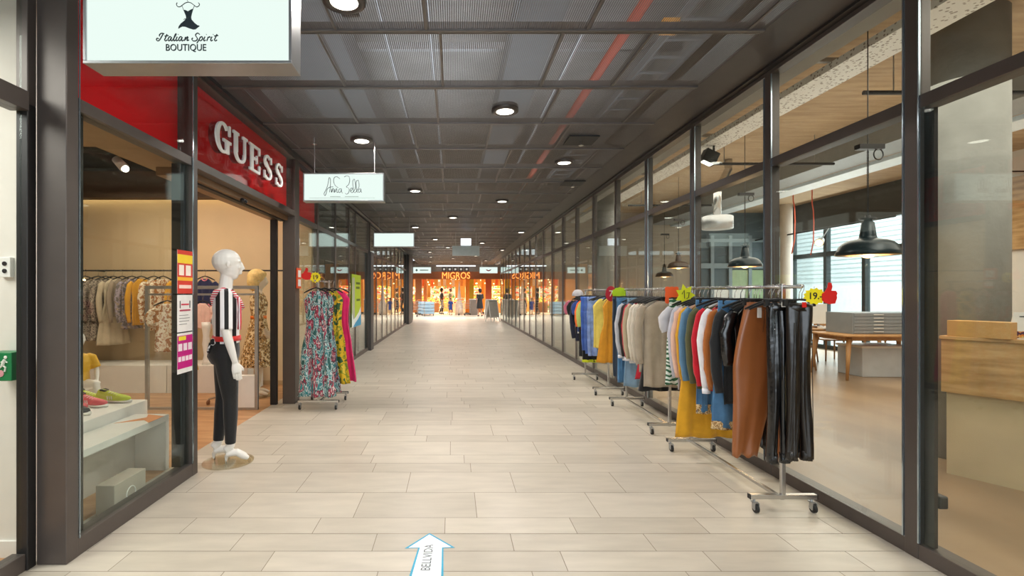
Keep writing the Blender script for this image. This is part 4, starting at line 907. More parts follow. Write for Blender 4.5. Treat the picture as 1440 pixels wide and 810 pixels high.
# ------------------------------------------------------------------ human figures. local +X is forward, +Y is the figure's left
def hand(mb, wrist, d, pinky, s=1.0, curl=.35):
    """palm + five fingers. d: direction of the hand, pinky: direction from thumb side to little-finger side"""
    d = Vector(d).normalized(); p = Vector(pinky).normalized(); p = (p-d*p.dot(d)).normalized(); nrm = d.cross(p)
    w = Vector(wrist)
    pal = [w, w+d*.03*s, w+d*.06*s, w+d*.09*s]
    mb.tube(pal, [.024*s, .034*s, .039*s, .036*s], 12, (nrm, .45))
    for k, (off, L) in enumerate(((-.028, .072), (-.010, .08), (.009, .074), (.027, .058))):
        b = w+d*.078*s+p*off*s
        mb.tube([b, b+d*L*.45*s+nrm*curl*.010*s, b+d*L*.78*s+nrm*curl*.032*s, b+d*L*s+nrm*curl*.05*s], [.0095*s, .009*s, .0082*s, .007*s], 8)
    b = w+d*.028*s-p*.028*s
    mb.tube([b, b+d*.03*s-p*.02*s+nrm*.008*s, b+d*.062*s-p*.024*s+nrm*.02*s], [.012*s, .0105*s, .008*s], 8)
def head(mb, c, r=.105, fwd=(1, 0, 0), face=True):
    """c: centre of head"""
    f = Vector(fwd).normalized(); l = Vector((0, 0, 1)).cross(f); c = Vector(c)
    rot = Matrix((f, l, Vector((0, 0, 1)))).transposed().to_4x4()
    def B(x, y, z, rr, sc, n=20): mb.ball(c+f*x*r+l*y*r+Vector((0, 0, z*r)), rr*r, sc, n, rot)
    B(-.12, 0, .22, .92, (1.02, .84, .92)); B(.10, 0, -.12, .80, (.95, .80, 1.15)); B(.26, 0, -.78, .38, (1, 1.1, .75)); B(.08, 0, -.60, .55, (1, 1.0, .7))
    if face:
        mb.tube([c+f*.83*r+Vector((0, 0, .18*r)), c+f*.92*r+Vector((0, 0, -.10*r)), c+f*.99*r+Vector((0, 0, -.26*r)), c+f*.85*r+Vector((0, 0, -.34*r))], [.06*r, .08*r, .11*r, .08*r], 8)
        for s in (-1, 1):
            B(.70, s*.32, .22, .16, (.6, 1.3, .5), 10); B(-.02, s*.82, -.08, .20, (.7, .3, 1.1), 10); B(.66, s*.36, -.18, .20, (.7, 1, .9), 10)
        B(.80, 0, -.50, .15, (.7, 1.5, .45), 10); B(.77, 0, -.62, .16, (.7, 1.3, .45), 10)
def figure(t, J, m, vox=.0065, s=1.0, face=True, torso=None, heel=0, hands=True, fwd=(1, 0, 0), chest=1.0):
    mb = MB(); V = Vector
    tor = torso or [(-.01, 0, .86, .085, .13), (-.012, 0, .93, .112, .165), (0, 0, 1.00, .105, .155), (.008, 0, 1.10, .08, .118), (.01, 0, 1.20, .09, .128), (.012, 0, 1.30, .105, .15), (0, 0, 1.38, .095, .165), (-.008, 0, 1.44, .07, .14), (-.01, 0, 1.475, .05, .07)]
    mb.ell([(J.get('tx', 0)*(z-.9)+x, y, z, rx, ry) for x, y, z, rx, ry in tor], 24)
    mb.tube([V(J['neck']), (V(J['neck'])+V(J['head']))/2, V(J['head'])], [.058, .054, .054], 14)
    head(mb, J['head'], J.get('hr', .112), fwd, face)
    for sd in ('l', 'r'):
        sg = 1 if sd == 'l' else -1
        sh, el, wr_ = V(J['sh'+sd]), V(J['el'+sd]), V(J['wr'+sd])
        mb.tube([sh+V((0, -sg*.03, .005)), sh, sh.lerp(el, .35), el, el.lerp(wr_, .3), wr_], [.045, .05, .044, .036, .037, .023], 14)
        if hands: hand(mb, wr_, J.get('hd'+sd, wr_-el), J.get('pk'+sd, (-1, 0, 0)), 1.0)
        else: mb.tube([wr_, wr_+(wr_-el).normalized()*.12], [.03, .025], 8)
        hp, kn, an = V(J['hp'+sd]), V(J['kn'+sd]), V(J['an'+sd])
        mb.tube([hp+V((0, 0, .05)), hp, hp.lerp(kn, .5), kn, kn.lerp(an, .3), kn.lerp(an, .65), an], [.08, .09, .075, .054, .055, .043, .034], 16)
        toe = V(J['to'+sd]); dd = (toe-an); dd.z = 0; dd.normalize(); heelp = an-dd*.035; heelp.z = toe.z+heel
        mb.tube([an+V((0, 0, .01)), V((heelp.x, heelp.y, (heelp.z+an.z)/2))], [.036, .034], 12)
        mb.tube([heelp, an.lerp(toe, .35)+V((0, 0, -.01)), an.lerp(toe, .72)-V((0, 0, .004)), toe], [.032, .036, .034, .018], 14, (V((0, 0, 1)), .85))
        if heel: mb.tube([heelp+V((.004, 0, -.01)), (heelp.x, heelp.y, .012)], [.018, .009], 10)
    o = mb.build('body', m, t, True); remesh(o, vox); return o
def base_J(**k):
    J = dict(neck=(-.005, 0, 1.45), head=(.02, 0, 1.665), shl=(-.005, .175, 1.41), shr=(-.005, -.175, 1.41), ell=(-.03, .235, 1.13), elr=(-.03, -.235, 1.13),
             wrl=(.03, .245, .88), wrr=(.03, -.245, .88), hpl=(0, .085, .90), hpr=(0, -.085, .90), knl=(.02, .085, .50), knr=(.02, -.085, .50), anl=(-.02, .085, .09), anr=(-.02, -.085, .09),
             tol=(.14, .095, .022), tor=(.14, -.095, .022))
    J.update(k); return J

# foreground mannequin: faces right (+X), slightly turned away from camera
t = thing('mannequin', 'white mannequin in a striped top and black trousers standing in the shop entrance', 'mannequin', (-1.945, 4.2, .012), R(26))
J = base_J(hr=.124, neck=(-.005, 0, 1.46), head=(.02, 0, 1.682), anl=(-.06, .075, .135), anr=(.035, -.07, .135), tol=(.075, .085, .024), tor=(.175, -.085, .024), knl=(-.02, .075, .53), knr=(.035, -.075, .53),
           elr=(-.005, -.235, 1.13), wrr=(.065, -.235, .87), hdr=(.15, 0, -1), hdl=(.1, 0, -1), ell=(-.07, .22, 1.15), wrl=(-.05, .2, .92), shl=(-.005, .165, 1.42), shr=(-.005, -.165, 1.42))
figure(t, J, 'mann', .006, heel=.055)
MB().cyl((.02, 0, -.010), (.02, 0, 0), .205, n=56).build('base_disc', glassmat('smoked_glass_disc', (.90, .88, .82), 1, .05), t)
MB().tube([(-.085, .075, .0), (-.085, .075, .14)], .006, 8).tube([(.0, -.07, .0), (.0, -.07, .14)], .006, 8).build('support_rod', 'chrome', t)
strip = ramp_mat('black_white_stripes', 'wave', 4.0, [(0, srgb('#141417')), (.52, srgb('#ececee'))], .75, 'CONSTANT', 0, (1.25, .35, .10))
mb = MB()
mb.ell([(0, 0, 1.015, .118, .165), (.004, 0, 1.04, .112, .155), (.008, 0, 1.09, .098, .136), (.01, 0, 1.2, .103, .142), (.012, 0, 1.3, .118, .163), (0, 0, 1.385, .106, .176), (-.008, 0, 1.44, .082, .15), (-.01, 0, 1.475, .066, .10)], 28)
for sd, sg in (('l', 1), ('r', -1)):
    sh, el = Vector(J['sh'+sd]), Vector(J['el'+sd])
    mb.tube([sh+Vector((0, -sg*.04, .01)), sh, sh.lerp(el, .3), sh.lerp(el, .75), sh.lerp(el, .98)], [.055, .062, .060, .055, .053], 16)
o = mb.build('striped_top', strip, t, True); remesh(o, .008, 5)
rw = ramp_mat('red_white_trim', 'wavez', 17, [(0, srgb('#d3203a')), (.5, srgb('#f3eef0'))], .7, 'CONSTANT', 0, (.4, .4, 1))
col_ = MB()
for k, (sg) in enumerate((-1, 1)):
    col_.tube([(-.085, sg*.01, 1.335), (-.096, sg*.05, 1.39), (-.075, sg*.115, 1.445), (-.02, sg*.15, 1.462), (.045, sg*.13, 1.44), (.10, sg*.06, 1.37), (.125, sg*.01, 1.31)], .026, 10, ((0, 0, 1), .9))
o = col_.build('ribbed_collar', rw, t, True)
MB().tube([(.095, -.10, 1.40), (.108, -.118, 1.30), (.105, -.125, 1.20), (.10, -.128, 1.13)], [.022, .026, .028, .03], 10, ((1, 0, 0), .5)).build('scarf_end', ramp_mat('red_white_scarf', 'wave', 14, [(0, srgb('#d3203a')), (.5, srgb('#f3eef0'))], .7, 'CONSTANT', 0, (1, 1, 0)), t, True)
mb = MB(); mb.ell([(.006, 0, 1.035, .118, .160), (.006, 0, 1.075, .112, .152)], 28); bl = mb.build('red_belt', fab('red_belt_fabric', '#d52520'), t, True)
bp = MB().ball((-.10, -.085, 1.03), .035, (.6, 1, .9)).ball((-.105, -.055, 1.00), .028, (.6, 1, 1.2)).tube([(-.11, -.08, 1.02), (-.135, -.10, .94)], [.02, .012], 8).build('floral_bow', ramp_mat('black_white_floral', 'noise', 30, [(0, srgb('#18181a')), (.52, srgb('#e8e8ea'))], .8, 'CONSTANT'), t, True)
mb = MB()
mb.ell([(-.014, 0, .84, .10, .15), (-.018, 0, .90, .128, .176), (-.010, 0, .96, .122, .170), (0, 0, 1.035, .106, .150)], 28)
for sd in 'lr':
    hp, kn, an = Vector(J['hp'+sd]), Vector(J['kn'+sd]), Vector(J['an'+sd])
    mb.tube([hp+Vector((-.01, 0, .03)), hp, hp.lerp(kn, .5), kn, kn.lerp(an, .35), kn.lerp(an, .7), kn.lerp(an, .93)], [.092, .098, .082, .060, .058, .048, .043], 18)
o = mb.build('black_trousers', fab('black_stretch_fabric', '#0f0f12', .7, .05), t, True); remesh(o, .008, 5)

# mannequin with blonde wig in the shop
t = thing('mannequin', 'mannequin with a blonde wig and leopard print dress inside the shop', 'mannequin', (-2.74, 6.90, .012), R(15))
J = base_J(anl=(-.02, .08, .10), elr=(.02, -.24, 1.14), wrr=(.11, -.19, .93), head=(.02, 0, 1.62), neck=(-.005, 0, 1.43))
figure(t, J, mat('mannequin_cream', srgb('#ecd9bd'), .35), .009, heel=.04)
MB().cyl((0, 0, -.01), (0, 0, 0), .2, n=40).build('base_disc', MATS['smoked_glass_disc'], t)
mb = MB(); mb.ell([(0, 0, .42, .24, .28), (0, 0, .52, .225, .265), (0, 0, .75, .18, .225), (0, 0, .95, .135, .18), (.005, 0, 1.09, .10, .138), (.01, 0, 1.3, .122, .165), (-.005, 0, 1.40, .10, .17), (-.01, 0, 1.455, .065, .09)], 28)
for sd, sg in (('l', 1), ('r', -1)):
    sh, el, w2_ = Vector(J['sh'+sd]), Vector(J['el'+sd]), Vector(J['wr'+sd]); mb.tube([sh+Vector((0, -sg*.04, .01)), sh, el, el.lerp(w2_, .9)], [.055, .066, .06, .052], 14)
o = mb.build('leopard_dress', ramp_mat('brown_leopard_fabric', 'voronoi', 30, [(0, srgb('#2a1a10')), (.30, srgb('#c99a5a')), (.5, srgb('#6a4422')), (.6, srgb('#ecd3a4'))], .8, 'CONSTANT', .05), t, True); remesh(o, .012, 4)
MB().ell([(.006, 0, 1.08, .108, .146), (.006, 0, 1.12, .108, .146)], 24).build('belt', 'orange', t, True)
mb = MB(); mb.ball((-.02, 0, 1.665), .128, (1, .95, .9)); mb.ball((-.055, 0, 1.60), .12, (.8, 1.05, 1.1)); mb.ball((-.06, 0, 1.54), .10, (.7, 1.1, .8)); mb.ball((.045, 0, 1.705), .09, (.8, 1.1, .5))
o = mb.build('blonde_wig', mat('blonde_hair', srgb('#ecc982'), .6, var=.12, scale=40, bump=.4, bscale=60), t, True); remesh(o, .012, 3)

# seated child mannequin
t = thing('child_mannequin', 'small white child mannequin in a yellow top sitting in the shop window', 'mannequin', (-3.53, 4.62, .53), R(-35)); t.scale = (.6, .6, .6)
J = base_J(neck=(0, 0, .58), head=(.03, 0, .80), shl=(0, .17, .52), shr=(0, -.17, .52), ell=(.06, .23, .32), elr=(.08, -.24, .30), wrl=(.22, .18, .16), wrr=(.27, -.20, .10), hdr=(.6, 0, -.8), hdl=(.6, 0, -.8),
           hpl=(0, .09, .09), hpr=(0, -.09, .09), knl=(.36, .12, .12), knr=(.36, -.12, .12), anl=(.42, .12, -.22), anr=(.42, -.12, -.22), tol=(.58, .12, -.28), tor=(.58, -.12, -.28))
figure(t, J, 'mann', .011, torso=[(0, 0, .0, .10, .15), (0, 0, .08, .115, .16), (0, 0, .25, .09, .125), (0, 0, .42, .105, .155), (0, 0, .52, .08, .15), (0, 0, .58, .05, .07)])
mb = MB(); mb.ell([(0, 0, .16, .125, .16), (0, 0, .3, .115, .15), (0, 0, .44, .125, .175), (0, 0, .53, .09, .16), (0, 0, .585, .06, .08)], 24)
for sg in (1, -1): mb.tube([(0, sg*.12, .53), (.0, sg*.18, .51), (.05, sg*.23, .34)], [.06, .07, .068], 14)
o = mb.build('yellow_top', fab('yellow_satin', '#e8b41e', .5), t, True); remesh(o, .016, 3)

# people far away in front of the supermarket
def person(label, x, y, rz, topc, legc, skin='#c99a7c', hair='#1c1614', skirt=False, s=1.0, J=None, hold=None, shorts=False):
    t = thing('person', label, 'person', (x, y, 0), rz); t.scale = (s, s, s)
    J = J or base_J(knl=(.10, .085, .50), anl=(.02, .085, .09), tol=(.16, .09, .03), anr=(-.16, -.085, .10), tor=(-.02, -.09, .03), elr=(.05, -.24, 1.15), wrr=(.25, -.2, 1.12), ell=(-.08, .24, 1.14), wrl=(.04, .22, .92))
    figure(t, J, fab('skin_'+skin[1:], skin, .6, .04), .014)
    mb = MB(); mb.ell([(0, 0, .90, .13, .18), (0, 0, 1.05, .112, .16), (0, 0, 1.3, .128, .175), (0, 0, 1.39, .11, .18), (0, 0, 1.455, .06, .09)], 22)
    for sd, sg in (('l', 1), ('r', -1)):
        sh, el = Vector(J['sh'+sd]), Vector(J['el'+sd]); mb.tube([sh+Vector((0, -sg*.04, .01)), sh, sh.lerp(el, .95)], [.055, .066, .06], 12)
    o = mb.build('top', topc, t, True); remesh(o, .018, 2)
    mb = MB()
    if skirt: mb.ell([(0, 0, .50, .20, .23), (0, 0, .75, .165, .20), (0, 0, .95, .13, .175)], 22)
    else:
        mb.ell([(0, 0, .84, .11, .16), (0, 0, .95, .13, .175)], 22)
        for sd in 'lr':
            hp, kn, an = Vector(J['hp'+sd]), Vector(J['kn'+sd]), Vector(J['an'+sd]); pp = [hp, hp.lerp(kn, .5), kn]+([] if shorts else [kn.lerp(an, .5), kn.lerp(an, .92)])
            mb.tube(pp, [.1, .09, .07, .065, .06][:len(pp)], 12)
    o = mb.build('skirt' if skirt else 'trousers', legc, t, True); remesh(o, .018, 2)
    h = J['head']; mb = MB(); mb.ball((h[0]-.03, 0, h[2]+.04), .118, (1, .95, .95)); mb.ball((h[0]-.06, 0, h[2]-.04), .10, (.8, 1, 1.1))
    o = mb.build('hair', mat('hair_'+hair[1:], srgb(hair), .6), t, True)
    for sd in 'lr':
        a = Vector(J['to'+sd]); b = Vector(J['an'+sd]); MB().tube([(b.x-.05, b.y, b.z-.05), (b.x+.03, b.y, b.z-.045), (a.x-.02, a.y, a.z+.0), (a.x+.015, a.y, a.z)], [.042, .048, .042, .024], 12, ((0, 0, 1), .8)).build('shoe', 'black', t, True)
    return t
blk = fab('black_cotton', '#141416')
person('person in a black top and black skirt walking in front of the supermarket', 1.68, 30.6, R(110), blk, blk, '#b98a70', '#140f0d', skirt=True, s=.96)
person('person in dark clothes with raised arm behind the blue crates', -.78, 34.2, R(10), fab('charcoal_cotton', '#2a2a2e'), blk, hair='#241813')
person('person in a dark olive top standing among the fruit stands', -.20, 36.2, R(170), fab('dark_olive_cotton', '#4a4426'), fab('dark_denim_b', '#2c3446'), hair='#3a2214')
person('small child in a blue top standing inside the supermarket entrance', -.15, 32.6, R(-80), fab('royal_blue_cotton', '#2a4a9a'), fab('royal_blue_cotton', '#2a4a9a'), hair='#3a2214', s=.62, shorts=True)

# ------------------------------------------------------------------ shop window podiums and shoes
t = thing('window_bench', 'white display bench with an orange arrow sticker in the shop window', 'display bench', (-2.35, 4.06, 0))
MB().box(-.28, 0, -1.15, 0, .40, .45).build('bench_top', 'white', t, bevel=.002); MB().box(-.28, 0, -.05, 0, 0, .40).build('side_panel', 'white', t); MB().box(-.28, 0, -1.15, -1.10, 0, .40).build('side_panel', 'white', t); MB().box(-.28, -.25, -1.1, -.05, 0, .40).build('back_panel', 'white', t)
t = thing('arrow_sticker', 'orange paper arrow lying over the edge of the white bench', 'sticker', (-2.45, 3.88, .4502))
MB().prism([(.105, .10), (-.06, .16), (-.01, .06), (-.15, -.12), (.02, -.02), (.105, -.10)], .0015).build('sheet', mat('orange_paper', srgb('#f0923a'), .5), t)
t = thing('display_box', 'tall white display box carrying the trainers', 'display box', (-2.64, 4.20, 0)); MB().box(-.60, 0, -1.25, 0, 0, .53).build('box_body', 'white', t, bevel=.003)
t = thing('display_box', 'low wide white display box behind the trainers', 'display box', (-3.3, 5.3, 0)); MB().box(-.9, .0, -.9, 0, 0, .30).build('box_body', 'white', t, bevel=.003)
t = thing('display_box', 'white box with a pale round mark on the floor of the shop window', 'display box', (-2.16, 3.45, 0))
MB().box(-.12, 0, -.32, 0, .0, .22).build('box_body', mat('grey_box', srgb('#b5aa9c'), .6), t, bevel=.003)
mb = MB(); mb.tube([(.002, -.16+.045*math.cos(k*PI/12), .11+.045*math.sin(k*PI/12)) for k in range(25)], .004, 6); mb.build('round_mark', 'white', t)
def trainer(label, x, y, z, rz, col, sole='#f2efe8', s=1.0, group='trainers on the white display box'):
    t = thing('trainer', label, 'shoe', (x, y, z), rz, group); t.scale = (s, s, s)
    prof = [(-.135, .028, .060), (-.12, .036, .085), (-.09, .038, .088), (-.05, .036, .078), (0, .038, .064), (.05, .044, .050), (.10, .044, .040), (.135, .034, .032), (.155, .012, .024)]
    rr = [[(x_, w_*math.cos(a), .022+(h_ if math.sin(a) > 0 else 0)*math.sin(a)) for a in [2*PI*k/18 for k in range(18)]] for x_, w_, h_ in prof]
    MB().rings(rr).build('upper', mat('shoe_'+col[1:], srgb(col), .6, var=.1, scale=30), t, True)
    rr = [[(x_*1.03, (w_+.006)*math.cos(a), .013+.013*math.sin(a)) for a in [2*PI*k/18 for k in range(18)]] for x_, w_, h_ in prof]
    MB().rings(rr).build('sole', mat('sole_'+sole[1:], srgb(sole), .6), t, True)
    lc = MB()
    for k in range(5): xx = -.02+k*.022; lc.tube([(xx, -.024, .078-.006*k+.004), (xx+.004, 0, .090-.0065*k), (xx, .024, .078-.006*k+.004)], .003, 6)
    lc.build('laces', 'white', t, True)
    for sg in (-1, 1):
        for k in range(3): MB().tube([(-.01+k*.018, sg*.046, .03), (-.02+k*.018, sg*.040, .058)], .003, 6).build('side_stripe', 'white', t)
    MB().tube([(-.10, -.012, .10), (-.085, -.02, .104), (-.06, -.02, .098), (-.045, 0, .09), (-.06, .02, .098), (-.085, .02, .104), (-.10, .012, .10)], .009, 8).build('collar', 'black', t, True)
    return t
trainer('coral pink trainer on the white box, in front of the lime pair', -2.95, 3.98, .53, R(-8), '#e8606a', s=1.0)
trainer('second coral pink trainer, half hidden by the window frame', -3.02, 3.86, .53, R(-8), '#e8606a')
trainer('lime yellow trainer behind the coral pink ones', -2.87, 4.14, .53, R(-4), '#cfe03c')
trainer('second lime yellow trainer, farther back', -3.08, 4.15, .53, R(-4), '#cfe03c')
trainer('dark grey trainer lowest at the window frame', -2.90, 3.72, .53, R(-6), '#33343a')

# clothes on the shop back wall
GW = 'clothes along the shop back wall'
t = thing('wall_rail', 'long dark clothes rail along the beige shop back wall', 'clothes rail', (-4.3, 7.45, 1.79))
MB().cyl((-3, 0, 0), (1.95, 0, 0), .012, n=10).build('rail_tube', 'frame2', t)
for xx in (-2.4, -1.2, 0, 1.2, 1.9): MB().cyl((xx, 0, 0), (xx, .3, 0), .008, n=8).build('bracket', 'frame2', t)

def slot(px_): return (px_-637)*7.4/690
items = [(118, geo, .62, 'grey paisley blouse', 'shirt'), (136, geo, .95, 'long grey paisley dress', 'dress'), (147, geo, .95, 'second long grey paisley dress', 'dress'), (158, fab('ecru_cotton', '#cdbfa6'), 1.02, 'long ecru coat', 'dress'), (170, fab('taupe_cotton', '#9c8d7c'), .6, 'taupe blouse', 'shirt'),
         (184, lil, .78, 'lilac grey floral blouse', 'shirt'), (197, fab('amber_cotton', '#e0a52e'), .72, 'amber yellow top', 'shirt'), (215, flo, .80, 'brown floral blouse', 'shirt'), (228, flo, .80, 'second cream floral blouse', 'shirt'), (252, fab('amber_cotton', '#e0a52e'), 1.0, 'amber yellow dress', 'dress')]
for k, (p, m, L_, nm, kd) in enumerate(items):
    garment(kd, nm+' on the shop rail, '+['leftmost', 'second', 'third', 'left of taupe', 'beside ecru', 'left of the amber top', 'mid rail', 'behind a rack', 'right of its twin', 'behind the notices'][k], slot(p), 7.43, 1.79, m, .16, L_, GW, seed=200+k, rz=R(62 if k % 2 else 68), name='blouse' if kd == 'shirt' else None, cat='blouse' if kd == 'shirt' else None)
garment('shirt', 'navy and pink polo shirt on the back wall beside the door mullion', slot(287), 7.43, 1.79, fab('navy_polo', '#20264e'), .15, .42, GW, seed=230, trim=fab('pink_trim', '#e88a9a'), sleeve='short', name='polo_shirt', cat='shirt')
garment('shirt', 'pale pink top hanging lower on the back wall beside the mannequin', slot(290), 7.3, 1.42, fab('pale_pink', '#e8c0b4'), .14, .40, GW, seed=231, sleeve='short', name='blouse', cat='blouse')
# framed rack inside the shop
t = thing('framed_clothes_rack', 'rectangular silver framed rack standing inside the shop', 'clothes rack', (-3.12, 6.1, 0))
mb = MB(); mb.box(-.70, -.66, -.02, .02, 0, 1.54).box(.66, .70, -.02, .02, 0, 1.54); mb.build('post', 'steel', t, bevel=.002)
MB().box(-.7, .7, -.015, .015, 1.50, 1.54).box(-.66, .66, -.012, .012, 1.42, 1.445).build('top_rail', 'steel', t); MB().box(-.7, .7, -.015, .015, .0, .03).build('lower_rail', 'steel', t)
MB().box(.42, .66, -.02, .10, .03, .42).build('end_panel', 'white', t)
garment('dress', 'mustard yellow scarf dress on the framed rack behind the notices', -3.32, 6.10, 1.44, fab('amber_cotton', '#e0a52e'), .06, .85, 'clothes on the framed rack', seed=240, sleeve='none')
garment('shirt', 'cream floral top on the framed rack', -3.55, 6.10, 1.44, flo, .15, .62, 'clothes on the framed rack', seed=241, sleeve='short', rz=R(20), name='blouse', cat='blouse')
# wheeled stand seen in the doorway
t = thing('garment_stand', 'chrome wheeled garment stand behind the striped mannequin', 'clothes rail', (-2.95, 6.45, 0))
MB().cyl((0, 0, .10), (0, 0, 1.3), .014, n=10).build('pole', 'chrome', t)
mb = MB()
for a in (20, 110, 200, 290): mb.tube([(0, 0, .12), (.24*math.cos(R(a)), .24*math.sin(R(a)), .07)], .012, 8)
mb.build('foot', 'chrome', t)
for a in (20, 110, 200, 290): x, y = .24*math.cos(R(a)), .24*math.sin(R(a)); MB().cyl((x-.012, y, .03), (x+.012, y, .03), .03, n=14).build('wheel', mat('copper_wheel', srgb('#8a5a3a'), .4), t)
for k, x in enumerate((-6.5, -5.32, -4.14)):
    t = thing('storage_box', ['white low cabinet at the left of the shop back wall', 'white low cabinet in the middle of the shop back wall', 'white low cabinet at the right of the shop back wall'][k], 'cabinet', (x, 7.1, 0), group='low cabinets along the shop back wall')
    MB().box(0, 1.17, 0, .58, 0, .40).build('cabinet_body', 'white', t, bevel=.004)
t = thing('leg_form', 'pale half-leg display form on the low cabinets', 'display form', (-3.62, 7.2, .40)); MB().lathe([(.06, 0), (.05, .06), (.035, .14), (.055, .3), (.045, .42), (.06, .55), (.065, .62)], n=20).build('leg', 'mann', t, True)
# ------------------------------------------------------------------ café furniture and lamps
def pendant(label, x, y, z, s=1.0, m=None, ztop=2.68):
    t = thing('pendant_lamp', label, 'pendant lamp', (x, y, z), 0, 'industrial pendant lamps'); t.scale = (s, s, s)
    pr = [(.222, 0), (.226, .004), (.214, .035), (.198, .075), (.17, .105), (.13, .125), (.075, .135), (.062, .142), (.058, .16), (.044, .275), (.03, .285), (.03, .30), (.0, .301)]
    inner = [(.0, .084), (.14, .076), (.18, .06), (.206, .028), (.218, .001)]
    MB().lathe(pr+[], n=40).build('lamp_shade', m or mat('dark_enamel', srgb('#26343a'), .3, .2), t, True)
    bmi = MB(); rr = [[(r*math.cos(2*PI*k/40), r*math.sin(2*PI*k/40), z_-.0025) for k in range(40)] for r, z_ in [(.221, .001), (.14, -.001), (.05, -.001)]]; bmi.rings(rr, caps=True); bmi.build('shade_lining', mat('warm_lining', srgb('#e8c9a0'), .5), t, True)
    MB().ball((0, 0, -.002), .045, (1, 1, .55)).build('bulb', 'bulb', t, True)
    mb = MB().lathe([(.0, .30), (.06, .301), (.06, .311), (.02, .315), (.02, .335), (0, .335)], n=20); mb.build('cap', 'frame2', t, True)
    H = (ztop-z)/s
    ch = MB(); k = .33
    while k < H-.05:
        ch.tube([(.006, 0, k), (.008, 0, k+.012), (0, 0, k+.024), (-.008, 0, k+.012), (-.006, 0, k)], .0022, 5); k += .024
    ch.cyl((.004, .004, .32), (.004, .004, H), .003, n=6); ch.build('chain', 'frame2', t)
    mb = MB().box(-.09, .12, -.03, .03, H-.02, H+.02); mb.tube([(.09+.04*math.cos(q*PI/8), .0, H-.06+.045*math.sin(q*PI/8)) for q in range(17)], .005, 6); mb.cyl((0, 0, H), (0, 0, (3.9-z)/s), .004, n=6); mb.build('ceiling_hook', 'frame2', t)
    light('pendant_glow', 'POINT', (x, y, z-.08), 6, (1, .6, .3), .04)
pendant('dark industrial pendant lamp nearest in the café window', 3.50, 4.14, 1.77)
pendant('dark industrial pendant lamp behind the clothes rails', 4.2, 7.06, 1.83, .98, None, 2.87)
pendant('brown industrial pendant lamp farther back beside the grey wall', 4.78, 10.4, 1.98, 1, mat('brown_enamel', srgb('#4a3a30'), .4), 3.0)
pendant('small pendant lamp farthest back in the café', 5.6, 13.0, 1.88, 1, MATS['brown_enamel'], 3.0)
t = thing('extractor_hood', 'round stainless extractor drum with a bent pipe under the café ceiling', 'extractor hood', (4.85, 9.0, 2.62))
MB().lathe([(.25, 0), (.26, .01), (.26, .22), (.24, .235), (.05, .24), (0, .24)], n=36).build('drum', 'steel', t, True)
MB().tube([(0, 0, .22), (0, 0, .65), (.02, 0, .78), (.10, 0, .9), (.2, 0, 1.1), (.2, 0, 1.28)], .065, 18).build('pipe', 'chrome', t, True)
t = thing('spotlight', 'black square spotlight under the café ceiling cable tray', 'spotlight', (3.72, 7.0, 3.52))
MB().box(-.10, .10, -.07, .07, -.24, -.06, Matrix.Rotation(R(25), 4, 'Y')).build('lamp_head', 'black', t, bevel=.01); MB().cyl((0, 0, -.08), (0, 0, .03), .015, n=8).build('stem', 'black', t)
MB().box(-.07, .07, -.05, .05, -.245, -.24, Matrix.Rotation(R(25), 4, 'Y')).build('lamp_lens', 'lamp', t)
for i, (y, x) in enumerate(((10.6, 7.35), (11.0, 8.05))):
    t = thing('hanging_cable', 'orange power cable hanging by the café windows, ' + ('left one', 'right one')[i], 'cable', (x, y, 3.4), group='hanging power cables')
    MB().tube([(0, 0, .5), (.0, 0, .05), (.03, 0, -.1), (.04, 0, -.4), (.03, 0, -.8), (-.03, 0, -1.1)], .012, 8).build('cable', mat('orange_cable', srgb('#d8644a'), .5), t, True)
t = thing('wall_spotlight', 'small lit spotlight on the café window frame', 'spotlight', (9.0, 12.0, 2.75)); MB().cyl((0, 0, 0), (-.12, -.1, -.08), .07, .1, 18).build('lamp_head', 'steel', t); MB().ball((-.12, -.1, -.08), .085, n=12).build('bulb', 'bulb', t, True)
MB().cyl((0, 0, 0), (.2, 0, .3), .012, n=8).build('arm', 'steel', t)
def table(label, x, y, L, W, rz=0, group='wooden café tables'):
    t = thing('wooden_table', label, 'table', (x, y, 0), rz, group)
    MB().box(-L/2, L/2, -W/2, W/2, .72, .75).build('table_top', 'wood', t, bevel=.008)
    MB().box(-L/2+.12, L/2-.12, -W/2+.1, W/2-.1, .65, .72).build('apron', 'wood', t)
    for sx in (-1, 1):
        for sy in (-1, 1): MB().cyl((sx*(L/2-.06), sy*(W/2-.06), 0), (sx*(L/2-.14), sy*(W/2-.12), .72), .02, .04, 14).build('leg', 'wood', t, True)
table('wooden café table carrying the grey drawer unit', 7.35, 8.55, 1.75, .95)
table('wooden café table nearer the windows with papers on it', 7.75, 10.0, 1.5, .9)
def chair(label, x, y, rz):
    t = thing('wooden_chair', label, 'chair', (x, y, 0), rz, 'wooden café chairs')
    MB().box(-.21, .21, -.2, .2, .43, .46).build('seat', 'wood', t, bevel=.012)
    MB().box(-.23, .23, .17, .2, .68, .84).build('backrest', 'wood', t, bevel=.012)
    for sx in (-1, 1): MB().cyl((sx*.2, -.2, 0), (sx*.17, -.16, .43), .014, .018, 10).build('leg', 'wood', t, True); MB().tube([(sx*.22, .24, 0), (sx*.18, .17, .44), (sx*.2, .185, .82)], [.013, .018, .014], 10).build('leg', 'wood', t, True)
chair('wooden chair at the left end of the window table', 6.6, 9.38, R(85)); chair('wooden chair behind the window table, left one', 7.5, 10.55, 0); chair('wooden chair behind the window table, right one', 8.15, 10.6, R(-8)); chair('wooden chair in front of the window table', 7.9, 9.35, R(178))
t = thing('drawer_unit', 'grey flat drawer unit with white handles on the wooden table', 'drawer unit', (7.35, 8.65, .75))
